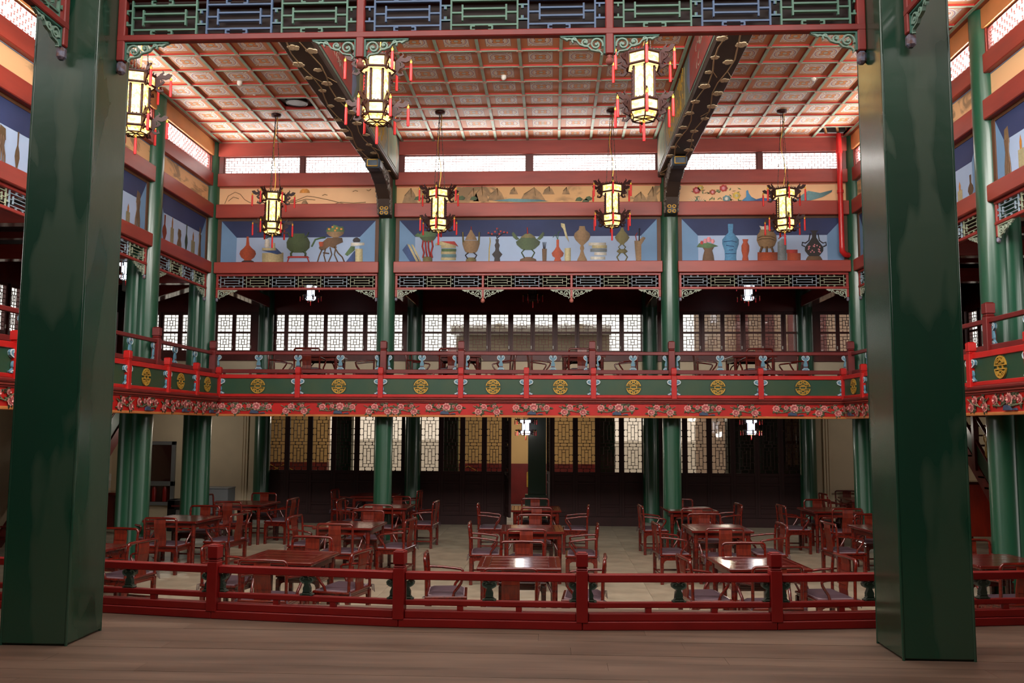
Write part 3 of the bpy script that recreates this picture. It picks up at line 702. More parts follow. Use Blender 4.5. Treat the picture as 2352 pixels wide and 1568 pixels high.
B(XL, XR, 7.2, 7.3, 6.55, 6.75).build('glazing_sill', MAROON, fw); B(XL, XR, 7.2, 7.3, 8.45, 8.72).build('glazing_head', MAROON, fw)
for k in range(14): B(XL + .2 + k, XL + .26 + k, 7.2, 7.26, 6.7, 8.5).build('glazing_bar', MAROON, fw)
B(XL, XR, 7.3, 7.31, 6.75, 8.45).build('front_pane', GLASS, fw)
# wall at the camera's back and the dark interior of the stage house
wf = root('wall_front', 'dark wall behind the stage', kind='structure')
B(OL - .2, OR + .2, -3.2, -3, 0, 8.8).build('wall_board', MAROON, wf)

# ------------------------------------------------------------------ ground floor rear wall with folding doors
wr_ = root('wall_back_lower', 'lower rear wall, cream plaster either side of the doors', kind='structure')
B(OL, XL - .15, YW, YW + .12, 0, 2.9).build('plaster', CREAM, wr_); B(XR + .15, OR, YW, YW + .12, 0, 2.9).build('plaster', CREAM, wr_)
B(XL + .2, XR - .2, YW - .08, YW + .08, 2.78, 2.9).build('door_head', DOORW, wr_)
B(XL - .1, XC - .62, YW - .1, YW + .1, 0, .22).build('door_sill', DOORW, wr_); B(XC + .55, XR + .1, YW - .1, YW + .1, 0, .22).build('door_sill', DOORW, wr_)
for sd in (-1, 1):
    x = XC + sd * (X2 + .42)
    for k in range(3): B(x + sd * (k * .07), x + sd * (k * .07 + .045), YW - .04 + .012 * k, YW + .02, 0, 2.88).build('moulding', CREAM, wr_)
def door_lattice(w, h):
    mb = MB(); t = .012
    def v(x, z0, z1): mb.box(x * w - t / 2, x * w + t / 2, -.014, .014, z0 * h, z1 * h)
    def hh(z, x0, x1): mb.box(x0 * w, x1 * w, -.014, .014, z * h - t / 2, z * h + t / 2)
    for b in (0, 1):
        q = lambda z: .065 + b * .465 + z * .405
        hh(q(0), 0, 1); hh(q(1), 0, 1)
        v(.2, q(0), q(1)); v(.8, q(0), q(1)); hh(q(.15), .2, .8); hh(q(.85), .2, .8); v(.5, q(0), q(.15)); v(.5, q(.85), q(1))
        v(.4, q(.15), q(.85)); v(.6, q(.15), q(.85)); hh(q(.3), .4, .6); hh(q(.72), .4, .6); hh(q(.5), .2, .4); hh(q(.5), .6, .8)
        for x0, x1 in ((0, .2), (.8, 1)):
            hh(q(.32), x0, x1); hh(q(.62), x0, x1)
            for z in (.34, .6):
                for xx in (x0 + .02, x1 - .02): mb.box(xx * w - .01, xx * w + .01, -.014, .014, q(z) * h - .01, q(z) * h + .01)
    for z0, z1 in ((0, .065), (.47, .53), (.935, 1)):
        v(.3, z0, z1); v(.7, z0, z1)
        for xx in (.33, .67): mb.box(xx * w - .008, xx * w + .008, -.014, .014, z0 * h, z0 * h + .02); mb.box(xx * w - .008, xx * w + .008, -.014, .014, z1 * h - .02, z1 * h)
    return mb
DL = {}
ND = [0]
def door_leaf(x, y, w, rz, label):
    k = round(w, 3)
    if k not in DL:
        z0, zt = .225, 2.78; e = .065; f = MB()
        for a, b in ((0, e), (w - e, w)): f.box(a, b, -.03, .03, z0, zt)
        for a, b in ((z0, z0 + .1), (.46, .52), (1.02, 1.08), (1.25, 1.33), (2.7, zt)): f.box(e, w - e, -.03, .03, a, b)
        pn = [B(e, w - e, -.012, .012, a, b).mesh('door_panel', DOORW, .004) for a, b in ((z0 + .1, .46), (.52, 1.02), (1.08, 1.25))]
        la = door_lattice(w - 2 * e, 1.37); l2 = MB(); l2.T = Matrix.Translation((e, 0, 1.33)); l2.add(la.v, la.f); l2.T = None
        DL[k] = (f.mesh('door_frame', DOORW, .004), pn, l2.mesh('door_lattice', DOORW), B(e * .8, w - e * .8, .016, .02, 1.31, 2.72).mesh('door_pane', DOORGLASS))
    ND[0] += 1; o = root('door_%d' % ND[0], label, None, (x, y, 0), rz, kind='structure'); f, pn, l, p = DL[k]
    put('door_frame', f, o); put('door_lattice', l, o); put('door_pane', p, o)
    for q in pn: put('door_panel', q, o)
def dx(u): return at(u, 1030, Y=YW).x
for lab, us in (('left', [612, 665, 717, 772, 825, 879]), ('right', [1525, 1578, 1634, 1688, 1743, 1798])):
    for i, u in enumerate(us):
        x0 = dx(u - 5); x1 = dx((us[i + 1] if i < 5 else u + 54) - 5); door_leaf(x0, YW, x1 - x0, 0, 'lattice door leaf %d from the left in the %s bay of the rear wall' % (i + 1, lab))
for i, (a, b) in enumerate([(962, 1013.5), (1013.5, 1062.5), (1062.5, 1112.5), (1112.5, 1158), (1268, 1321.5), (1321.5, 1372.5), (1372.5, 1427.5), (1427.5, 1480)]):
    x0, x1 = dx(a), dx(b); door_leaf(x0, YW, x1 - x0, 0, 'lattice door leaf %d from the left in the middle bay of the rear wall' % (i + 1))
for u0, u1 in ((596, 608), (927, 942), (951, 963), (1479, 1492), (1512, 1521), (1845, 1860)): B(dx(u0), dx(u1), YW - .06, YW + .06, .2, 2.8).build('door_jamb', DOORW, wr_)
door_leaf(dx(1160), YW - .02, .5, math.radians(-72), 'lattice door leaf standing open left of the doorway'); door_leaf(dx(1266), YW + .02, .5, math.radians(101), 'lattice door leaf folded outwards right of the doorway')

# porch, court walls and a building across the court
pw = root('porch', 'porch and court outside the rear doors with ochre walls', kind='structure')
def py(u, Y): return at(u, 1030, Y=Y).x
B(OL, OR, YW + .1, 29.9, -.25, -.01).build('porch_floor', mat('porch_paving', (168, 160, 146), .7), pw)
B(OL, OR, YW + .1, 28.8, 3.2, 3.4).build('porch_shade_roof', DARKW, pw)  # unseen roof added to keep the ochre walls dim
for u0, u1 in ((752, 1030), (1368, 1674)): B(py(u0, 28.6), py(u1, 28.6), 28.6, 28.62, 0, 3.2).build('frosted_pane', GAUZE, pw)
for x in (OL, OR - .1): B(x, x + .1, YW + .1, 28.8, 0, 3.3).build('porch_shade_end', OCHRE, pw)  # unseen ends added to shut out sky light
for u0, u1 in ((480, 752), (1030, 1368)):
    a, b = py(u0, 28.5), py(u1, 28.5); B(a, b, 28.5, 28.8, 1.28, 4.2).build('court_wall', OCHRE, pw); B(a, b, 28.45, 28.8, .0, 1.28).build('court_wall_base', DKRED, pw)
    for q in (a + .3, (a + b) / 2 + .2, b - 2.2): MB().ribbon([(q, .55), (q, 1.0), (q + .35, 1.2), (q + .7, 1.0), (q + .7, .55), (q, .55)], .02, 28.42, 28.45, 0).build('painted_outline', GOLD, pw)
for u0, u1, Y in ((768, 806, 24), (1014, 1052, 24.5), (1213, 1254, 24.2), (1376, 1412, 24.5)):
    B(py(u0, Y), py(u1, Y), Y, Y + .3, 0, 2.95).build('porch_post', GREEN2, pw)
    if u0 == 1213: B(py(u0, Y) - .08, py(u1, Y) + .08, Y - .05, Y + .35, .28, .62).build('post_plinth', GREEN2, pw)
a, b = py(1672, 25), py(1905, 25); B(a, b, 25, 25.4, 0, 4.5).build('brick_wall', mat('grey_brick', (84, 80, 74), .8, .2, 6), pw)
B(py(1806, 24.9), py(1836, 24.9), 24.93, 25, 1.45, 2.75).build('far_window', mat('far_window_pale', (172, 150, 140), .5), pw); B(py(1819, 24.9), py(1822, 24.9), 24.9, 24.94, 1.45, 2.75).build('far_window_bar', MAROON, pw); B(py(1806, 24.9), py(1836, 24.9), 24.9, 24.94, 2.03, 2.1).build('far_window_bar', MAROON, pw)
bo = root('court_building', 'grey tiled building across the court seen through the gallery windows', 'building', (0, 0, 0), kind='structure')
def bx(u, Y): return at(u, 770, Y=Y).x
def bz(v, Y): return at(1216, v, Y=Y).z
B(bx(1048, 42), bx(1400, 42), 42, 50, 0, bz(768, 42)).build('wall', mat('court_grey', (150, 136, 116), .8, .15, 1), bo)
MB().prism([(bx(1036, 41), 41, bz(768, 41)), (bx(1036, 41), 52, bz(740, 41) + .3), (bx(1036, 41), 41, bz(768, 41) + .5)], (bx(1404, 41) - bx(1036, 41), 0, 0)).build('roof', mat('court_roof_grey', (132, 122, 110), .8, .2, 3), bo)
b2 = root('court_wing', 'brownish building beside the court seen through the right gallery windows', 'building', (0, 0, 0), kind='structure')
B(bx(1668, 31), bx(1960, 31), 31, 38, 0, 9).build('wall', mat('wing_brown', (160, 134, 114), .8, .15, 1), b2); B(bx(1660, 31) - .2, bx(1960, 31), 30.6, 38, 9, 9.3).build('eaves', DARKW, b2)
for k in range(4): B(bx(1690 + k * 60, 31), bx(1718 + k * 60, 31), 30.95, 31, 4.6, 6.6).build('window', MAROON, b2)

# ------------------------------------------------------------------ carved friezes
def scroll_mesh(name, mats):
    """pierced scroll bracket: corner at the origin, 1 long, hanging .36"""
    mb = MB()
    mb.ribbon([(0, -.02), (.95, -.02), (1.0, -.012)], [.04, .04, .01], -.018, .018, 1); mb.ribbon([(.02, -.03), (.02, -.42)], .04, -.018, .018, 1)
    mb.ribbon(spiral(.2, -.2, .15, .04, 200, -250, 20), .034, -.013, .013, 0)
    mb.ribbon(spiral(.44, -.15, .1, .03, -160, 240, 16), .03, -.013, .013, 0)
    mb.ribbon([(.2, -.35), (.3, -.33), (.38, -.25), (.46, -.24), (.56, -.2), (.62, -.12), (.72, -.08), (.85, -.07), (.98, -.03)], .03, -.013, .013, 0)
    mb.ribbon(spiral(.67, -.1, .07, .02, -60, 220, 10), .03, -.013, .013, 0); mb.ribbon([(.78, -.06), (.84, -.1), (.9, -.06)], .03, -.013, .013, 0)
    mb.ribbon([(.2, -.35), (.12, -.36), (.07, -.42), (.09, -.46)], .03, -.013, .013, 0)
    for x, z in ((.2, -.2), (.44, -.15)): mb.prism([(x + .035 * math.cos(a), -.016, z + .03 * math.sin(a)) for a in [k * PI / 4 for k in range(8)]], (0, .032, 0), 0)
    return mb.mesh(name, mats)
SCR = scroll_mesh('scroll_bracket', [SCROLL, SCROLLD]); SCR2 = scroll_mesh('scroll_bracket', [LPALE, LPALE])
def unit_mesh(w, h, pitch, m, t=.014, dp=.012, first=False, last=False):
    mb = MB()
    def v(x, z0, z1): mb.box(x * w - t / 2, x * w + t / 2, -dp, dp, z0 * h, z1 * h)
    def hh(z, x0, x1): mb.box(x0 * w, x1 * w, -dp, dp, z * h - t / 2, z * h + t / 2)
    v(0, 0, 1); v(1, 0, 1); hh(.16, 0, 1); hh(.84, 0, 1); v(.17, .16 + .12, .84 - .12); v(.83, .28, .72); hh(.39, .17, .83); hh(.61, .17, .83); hh(.28, .17, .17); hh(.5, 0, .17); hh(.5, .83, 1)
    hh(.72, .17, .83) if False else None
    for z0, z1, zz in ((0, .13, .13), (.87, 1, .87)):
        for x, sg in ((.3, 1), (.62, -1)):
            v(x, z0, z1); hh(zz, min(x, x + sg * .06), max(x, x + sg * .06)); hh(z0 + .02 if z0 == 0 else .98, min(x, x + sg * .06), max(x, x + sg * .06))
    g = (pitch - w) / w
    for z in (.3, .7):
        hh(z, 1, 1 + g); hh(z, -g * .9, 0) if first else None
        v(1 + g * .4, min(z, .5 + (z - .5) * .5), max(z, .5 + (z - .5) * .5))
        if first: v(-g * .5, min(z, .5 + (z - .5) * .5), max(z, .5 + (z - .5) * .5))
    return mb.mesh('lattice_unit', m)
BALL = MB().lathe([(.02, 0), (.038, -.01), (.024, -.03), (.04, -.05), (.05, -.085), (.04, -.12), (.012, -.135)], 14)
def frieze(name, label, loc, rz, L, sections, nper, h, mats, rail, post, hang, bal, scr_w, scr_h, scr, group=None, ends=(True, True), seed=0):
    """openwork frieze: local x along, z from the underside of the bottom rail"""
    o = root(name, label, 'frieze', loc, rz, group)
    B(0, L, -.035, .035, 0, rail).build('bottom_rail', mats['rail'], o, bevel=.008); B(0, L, -.035, .035, rail + h, 2 * rail + h).build('top_rail', mats['rail'], o, bevel=.008)
    sw = L / sections; n = 0
    for i in range(sections + 1):
        x = i * sw; end = i in (0, sections)
        if end and not ends[0 if i == 0 else 1]: continue
        xx = min(max(x, post / 2), L - post / 2)
        B(xx - post / 2, xx + post / 2, -post / 2, post / 2, -hang, 2 * rail + h).build('hanging_post', mats['rail'], o, bevel=.008)
        if bal and not end: MBq = put('ball_finial', mats['ball'], o, (xx, 0, -hang), 0, (bal,) * 3)
        if bal and end: B(xx - post * .52, xx + post * .52, -post * .52, post * .52, -hang - post * 1.6, -hang).build('carved_bud', mats['bud'], o, bevel=post * .3)
        for sg in (-1, 1):
            if (i == 0 and sg < 0) or (i == sections and sg > 0): continue
            put('scroll_bracket', scr, o, (xx + sg * post / 2, 0, 0), 0, (sg * scr_w, 1, scr_h))
    pitch = (sw - post) / (nper + .12); w = pitch * .86
    um = [unit_mesh(w, h, pitch, m_, mats.get('t', .014), first=True) for m_ in mats['units']]
    for i in range(sections):
        for k in range(nper):
            put('lattice_unit', um[(n + seed) % 2], o, (i * sw + post / 2 + pitch * (k + .13), 0, rail)); n += 1
    return o
ballm = BALL.mesh('ball_finial', mat('ball_faded_red', (170, 96, 84), .5))
MS = dict(rail=mat('frieze_red', (150, 46, 40), .42, .12, 5), units=[LGREEN, LBLUE], ball=ballm, bud=mat('bud_blue_grey', (120, 126, 150), .5, .3, 30, rgb2=(96, 60, 50)))
M2 = dict(MS, t=.010, units=[mat('lattice_pale_blue', (146, 164, 178), .5), mat('lattice_pale_olive', (158, 166, 140), .5)])
SXI = 2.977
frieze('stage_frieze', 'openwork green and blue lattice frieze hung between the two stage pillars', (XC - SXI, 6.70, 5.555), 0, 2 * SXI, 3, 3, .30, MS, .055, .065, .16, .62, .36, .36, SCR)
for sd, x, nm in ((-1, XC - 3.225, 'left'), (1, XC + 3.17, 'right')):
    f_ = frieze('stage_frieze', 'lattice frieze running back from the %s stage pillar along the stage side' % nm, (x, 6.36, 5.5), -PI / 2, 3.6, 2, 3, .30, MS, .055, .065, .14, .62, .36, .36, SCR, ends=(True, True))
for s0, s1, sec, npe, nm in ((-X2, -X1, 1, 6, 'left'), (-X1, X1, 3, 3, 'middle'), (X1, X2, 1, 6, 'right')):
    frieze('gallery_frieze', 'pale lattice frieze under the red beam in the %s bay of the end balcony' % nm, (XC + s0 + .19, YC - .02, 5.36), 0, s1 - s0 - .38, sec, npe, .25, M2, .05, .05, .17 if sec == 1 else .16, .9, .42, .42, SCR2, 'friezes of the upper gallery')
for sd, nm, rz in ((-1, 'left', PI / 2), (1, 'right', -PI / 2)):
    for i in range(4):
        y0, y1 = YS[i + 1], YS[i]; L = y1 - y0 - .38
        frieze('gallery_frieze', 'pale lattice frieze on the %s side gallery, %s bay from the end' % (nm, ['first', 'second', 'third', 'fourth'][i]), (XC + sd * (X2 - .02), (y0 + .19) if sd < 0 else (y1 - .19), 5.36), rz, L, 1, 4, .25, M2, .05, .05, .17, .9, .42, .42, SCR2, 'friezes of the upper gallery')

# ------------------------------------------------------------------ cloud balusters
def baluster(h, w, d, mats, name, half=0):
    """cut-out board: lobed cloud head, vase body, scrolled foot; half=+-1 keeps one side. origin at foot"""
    def outline(k, lift):
        r = [(.0, 0), (.46, 0), (.5, .06), (.36, .1), (.28, .17), (.22, .2), (.27, .3), (.26, .4), (.17, .54), (.14, .62), (.3, .66), (.47, .74), (.52, .86), (.42, .97), (.22, 1.0), (.1, .96), (0, .93)]
        return [(x * k, z) for x, z in r]
    o = outline(1, 0); mb = MB()
    def side(pts, sg, y0, y1, m, sc=1, z0=0, z1=1):
        q = [(sg * x * w * sc, y0, z * h) for x, z in pts if z0 <= z <= z1]
        mb.prism(q, (0, y1 - y0, 0), m)
    for sg in ((-1, 1) if not half else (half,)):
        side(o, sg, -d / 2, d / 2, 0)
        # raised white lining of the head and of the foot, red neck band, red cup
        for f in (-1, 1):
            ya, yb = (f * d / 2, f * (d / 2 + .006))
            mb.ribbon([(sg * x * w, z * h) for x, z in [(.16, .64), (.3, .68), (.45, .75), (.49, .86), (.4, .95), (.24, .97), (.16, .9), (.26, .84)]], .035 * w + .005, min(ya, yb), max(ya, yb), 1)
            mb.ribbon([(sg * x * w, z * h) for x, z in [(.02, .1), (.25, .1), (.36, .07), (.44, .05), (.4, .02), (.33, .04)]], .03 * w + .003, min(ya, yb), max(ya, yb), 1)
            a, b = sorted((sg * .0, sg * .25 * w)); mb.box(a, b, min(ya, yb), max(ya, yb), .19 * h, .25 * h, 2)
            a, b = sorted((sg * .0, sg * .1 * w)); mb.box(a, b, min(ya, yb), max(ya, yb), .86 * h, .92 * h, 2)
    return mb.mesh(name, mats)
BB = baluster(.30, .155, .03, [BLUEB, WHITEL, MAROON], 'cloud_baluster')
BBL = baluster(.30, .155, .03, [BLUEB, WHITEL, MAROON], 'cloud_baluster', -1); BBR = baluster(.30, .155, .03, [BLUEB, WHITEL, MAROON], 'cloud_baluster', 1)
BW = baluster(.31, .27, .03, [BLUEB, WHITEL, MAROON], 'cloud_bracket')
BS = baluster(.155, .115, .04, [DKG, DKGL, DKG], 'cloud_baluster')
BSL = baluster(.155, .115, .04, [DKG, DKGL, DKG], 'cloud_baluster', -1); BSR = baluster(.155, .115, .04, [DKG, DKGL, DKG], 'cloud_baluster', 1)
def postm(w, h, m, name='rail_post'):
    """square post: chamfered cap block on a turned neck; origin at foot, h to the top"""
    a = w / 2; cap = w * 1.22; n = w * .16
    mb = MB(); mb.box(-a, a, -a, a, 0, h - cap - n * 2)
    mb.box(-a * .98, a * .98, -a * .98, a * .98, h - cap - n * 2, h - cap - n, tx=a * .12); mb.box(-a * .82, a * .82, -a * .82, a * .82, h - cap - n, h - cap)
    mb.box(-a * 1.02, a * 1.02, -a * 1.02, a * 1.02, h - cap, h - w * .1); mb.box(-a * .8, a * .8, -a * .8, a * .8, h - w * .1, h)
    return mb.mesh(name, m, w * .06)
PF = postm(.105, .63, RED); PU = postm(.13, .98, DKRED); PS = postm(.092, .545, RAILRED)

# shou medallion, radius .15 in the XZ plane
sh = MB(); R_ = .15; w_ = .02
for a0, a1 in ((8, 172), (188, 352)): sh.ribbon(arc(0, 0, R_ - w_ / 2, a0, a1, 18), w_, -.012, .012)
for sg in (-1, 1):
    for pts in ([(-.14, .026), (-.07, .026)], [(.07, .026), (.14, .026)], [(-.14, .026), (.14, .026)], [(-.018, .13), (-.018, .09), (-.06, .06), (-.1, .06)], [(.018, .13), (.018, .09), (.06, .06), (.1, .06)], [(-.018, .1), (.018, .1)], [(-.1, .06), (-.055, .1)], [(.1, .06), (.055, .1)], [(-.035, .05), (.035, .05)]):
        sh.ribbon([(x, sg * z) for x, z in pts], .016, -.012, .012)
for x in (-.06, .06): sh.ribbon([(x, -.026), (x, .026)], .016, -.012, .012)
SHOU = sh.mesh('longevity_medallion', GOLD); SHR = MB().ribbon(arc(0, 0, R_ + .02, 0, 360, 28), .006, -.008, .004).mesh('medallion_groove', DKG)

# peony carvings, two clusters; XZ plane, relief towards -y
def flower(mb, x, z, r):
    for rr, n, yy, m in ((r, 9, -.018, 0), (r * .66, 7, -.034, 1), (r * .36, 5, -.046, 0)):
        a0 = random.random() * 6
        for k in range(n):
            a = a0 + 2 * PI * k / n; a1 = a + PI / n; a2 = a - PI / n
            p = lambda aa, q, y: (x + q * math.cos(aa), y, z + q * math.sin(aa) * .9)
            mb.add([p(0, 0, yy * .4), p(a2, rr * .8, yy * .8), p(a, rr, yy), p(a1, rr * .8, yy * .8)], [(0, 1, 2, 3), (3, 2, 1, 0)], m)
    mb.lathe([(r * .9, 0), (r * .5, .01)], 8, (x, 0, z), 0) if False else None
def leaf(mb, x, z, a, L):
    d = Vector((math.cos(a), 0, math.sin(a))); n = Vector((-d.z, 0, d.x)); b = Vector((x, -.008, z))
    q = [b, b + d * L * .3 + n * L * .25, b + d * L * .6 + n * L * .22, b + d * L, b + d * L * .6 - n * L * .22, b + d * L * .3 - n * L * .25]; mid = b + d * L * .5 + Vector((0, -.014, 0))
    mb.add(q + [mid], [(i, (i + 1) % 6, 6) for i in range(6)] + [((i + 1) % 6, i, 6) for i in range(6)], 2)
def cluster(kind):
    mb = MB()
    if kind == 'long': fl_ = [(-.33, .04, .06), (-.13, .055, .04), (.03, .045, .075), (.29, .04, .055), (.17, .06, .03)]; st = [[(-.4, -.03), (-.2, -.045), (-.05, .0), (.1, -.03), (.35, -.02)], [(-.33, .02), (-.22, -.04)], [(.03, .0), (.06, -.05), (.24, -.03), (.29, .02)]]
    else: fl_ = [(-.19, -.045, .062), (-.08, .045, .06), (.19, -.045, .062), (.14, .062, .036)]; st = [[(-.3, .07), (-.15, .0), (0, -.03), (.1, -.05)], [(-.08, .03), (.02, -.03)], [(.3, .07), (.16, 0), (.05, -.05)], [(.19, -.05), (.3, -.09)]]
    for s in st: mb.tube([(x, -.012, z) for x, z in s], .008, 5, 2, False)
    for k in range(36 if kind == 'long' else 30):
        f = random.choice(fl_); a = random.uniform(0, 6.3); leaf(mb, f[0] + f[2] * .9 * math.cos(a), max(-.08, min(.075, f[1] + f[2] * .8 * math.sin(a))), a + random.uniform(-.4, .4), random.uniform(.065, .1))
    for x, z, r in fl_: flower(mb, x, z, r * 1.3)
    if kind == 'long': mb.prism([(x, -.004, z) for x, z in [(-.1, -.1), (-.09, -.05), (-.03, -.03), (.06, -.05), (.09, -.1)]], (0, -.03, 0), 3); mb.prism([(x, -.004, z) for x, z in [(.1, -.1), (.14, -.08), (.2, -.075), (.22, -.1)]], (0, -.025, 0), 3)
    return mb.mesh('peony_carving', [PINK, PINKD, LEAF, ROCK])
PEO = [cluster('long'), cluster('short'), cluster('long'), cluster('short')]

def balcony_front(name, label, loc, rz, x0, x1, posts, shous, peonies):
    """moulded fascia with peonies, and the low panelled front above it; local x along, z=0 at hall floor"""
    fa = root('balcony_fascia', label + ' fascia, red with carved peonies', 'fascia', loc, rz, kind='structure')
    B(x0, x1, 0, .09, 2.655, 2.7).build('gilt_edge', GILT, fa, bevel=.008); B(x0, x1, .012, .09, 2.7, 2.935).build('fascia_board', RED, fa)
    B(x0, x1, -.012, .09, 2.935, 2.968).build('moulding', DKRED, fa, bevel=.01); B(x0, x1, -.03, .09, 2.968, 3.0).build('moulding', BEAM, fa, bevel=.008); B(x0, x1, -.06, .09, 3.0, 3.06).build('moulding', DKRED, fa, bevel=.018)
    for i, (s, k) in enumerate(peonies): put('peony_carving', PEO[k + 2 * (i % 2)], fa, (s, .008, 2.815))
    o = root('balcony_parapet', label + ' low parapet with green panels and gilt medallions', 'parapet', loc, rz, group='balcony parapets')
    B(x0, x1, -.03, .03, 3.06, 3.115).build('bottom_rail', RED, o, bevel=.006); B(x0, x1, -.03, .03, 3.435, 3.515).build('top_rail', RED, o, bevel=.006)
    ps = sorted(posts + [x0, x1])
    for a, b in zip(ps, ps[1:]): B(a + .01, b - .01, -.004, .014, 3.115, 3.435).build('green_panel', PANELG, o)
    for p in posts: put('rail_post', PF, o, (p, -.02, 3.04)); put('cloud_bracket', BW, o, (p, -.026, 3.118))
    for s in shous: put('longevity_medallion', SHOU, o, (s, -.012, 3.276)); put('medallion_groove', SHR, o, (s, -.004, 3.276))
def upper_rail(label, loc, rz, x0, x1, posts, bal, halves):
    o = root('gallery_railing', label, 'railing', loc, rz, group='railings of the upper gallery')
    B(x0, x1, -.035, .035, 3.948, 4.016).build('handrail', DKRED, o, bevel=.008); B(x0, x1, -.03, .03, 3.56, 3.642).build('lower_rail', DKRED, o, bevel=.006); B(x0, x1, -.03, .03, 3.3, 3.36).build('bottom_rail', DKRED, o, bevel=.006)
    for p in posts: put('rail_post', PU, o, (p, 0, 3.26))
    for s in bal: put('cloud_baluster', BB, o, (s, 0, 3.644))
    for s, d in halves: put('cloud_baluster', BBL if d < 0 else BBR, o, (s, 0, 3.644))
    n = int((x1 - x0) / .55)
    for k in range(n): B(-.02, .02, -.02, .02, 3.36, 3.56).build('strut', DKRED, o, (x0 + (k + .5) * (x1 - x0) / n, 0, 0))
PFX = [-6.36, -4.70, -2.98, -1.33, 0.01, 1.37, 2.99, 4.72, 6.36]
SHX = [-5.54, -3.85, -2.15, -.67, .70, 2.18, 3.87, 5.56]
PEX = [(-6.2, 1), (-5.59, 0), (-4.75, 1), (-3.85, 0), (-3.02, 1), (-2.48, 1), (-1.65, 0), (-.78, 1), (.13, 0), (.97, 1), (1.85, 0), (2.72, 1), (3.59, 0), (4.41, 1), (5.35, 0), (6.05, 1)]
balcony_front('b', 'end balcony', (XC, YB, 0), 0, -XB - .04, XB + .04, PFX, SHX, PEX)
PU_ = [-6.62, -2.99, -1.36, 1.36, 2.99, 6.62]
upper_rail('dark red upper railing with blue cloud balusters along the end gallery', (XC, YC - .25, 0), 0, -6.646, 6.646, PU_, [-5.64, -4.8, -3.9, -2.18, -.53, .55, 2.2, 3.98, 4.85, 5.71], [(p + d * .1, d) for p in PU_ for d in (-1, 1) if abs(p + d * .1) < 6.64])
SPY = [16.64, 15.37, 13.88, 12.40, 10.9, 9.4, 7.9]; SSH = [17.22, 15.96, 14.57, 13.12, 11.63, 10.15, 8.65]
SPE = [(17.5, 0), (16.9, 1), (16.2, 0), (15.5, 1), (14.7, 0), (13.9, 1), (13.1, 0), (12.3, 1), (11.5, 0), (10.7, 1), (9.9, 0), (9.1, 1)]
for sd, nm, rz in ((-1, 'left', PI / 2), (1, 'right', -PI / 2)):
    q = lambda y: y if sd < 0 else -y
    lo, hi = sorted((q(7.0), q(YB - .11)))
    balcony_front('s', nm + ' side balcony', (XC + sd * XB, 0, 0), rz, lo, hi, [q(y) for y in SPY], [q(y) for y in SSH], [(q(y), k) for y, k in SPE])
    ups = [15.56, 12.5, 9.6]
    lo, hi = sorted((q(7.0), q(YC - .33)))
    upper_rail('dark red upper railing with blue cloud balusters along the %s side gallery' % nm, (XC + sd * (X2 - .25), 0, 0), rz, lo, hi, [q(y) for y in ups], [q(y) for y in (17.28, 16.35, 14.56, 13.5, 11.5, 10.5)], [(q(y) + d * .1, d) for y in ups for d in (-1, 1)])

# ------------------------------------------------------------------ stage: two square pillars, dark upper board, front railing
for sd, x0, x1, nm in ((-1, XC - 2.977 - .5, XC - 2.977, 'left'), (1, XC + 2.977, XC + 2.977 + .5, 'right')):
    o = root('stage_pillar', 'massive square green stage pillar on the %s' % nm, 'pillar', ((x0 + x1) / 2, 6.641, ZST), kind='structure')
    B(-.25, .25, -.25, .25, 0, 5.6).build('pillar_shaft', GREEN, o, bevel=.018)
    for sx in (-1, 1):
        for sy in (-1, 1): MB().tube([(sx * .243, sy * .243, 0), (sx * .243, sy * .243, 5.6)], .011, 8).build('corner_bead', GREEN, o)
su = root('stage_roof_board', 'dark boards above the stage frieze', kind='structure'); su.name = 'ceiling_stage'
B(XC - 3.5, XC + 3.5, 6.80, 6.9, 5.67, 6.6).build('front_board', DARKW, su)
for x in (XC - 3.3, XC + 3.25): B(x - .04, x + .04, 2.4, 6.80, 5.85, 6.5).build('side_board', DARKW, su)
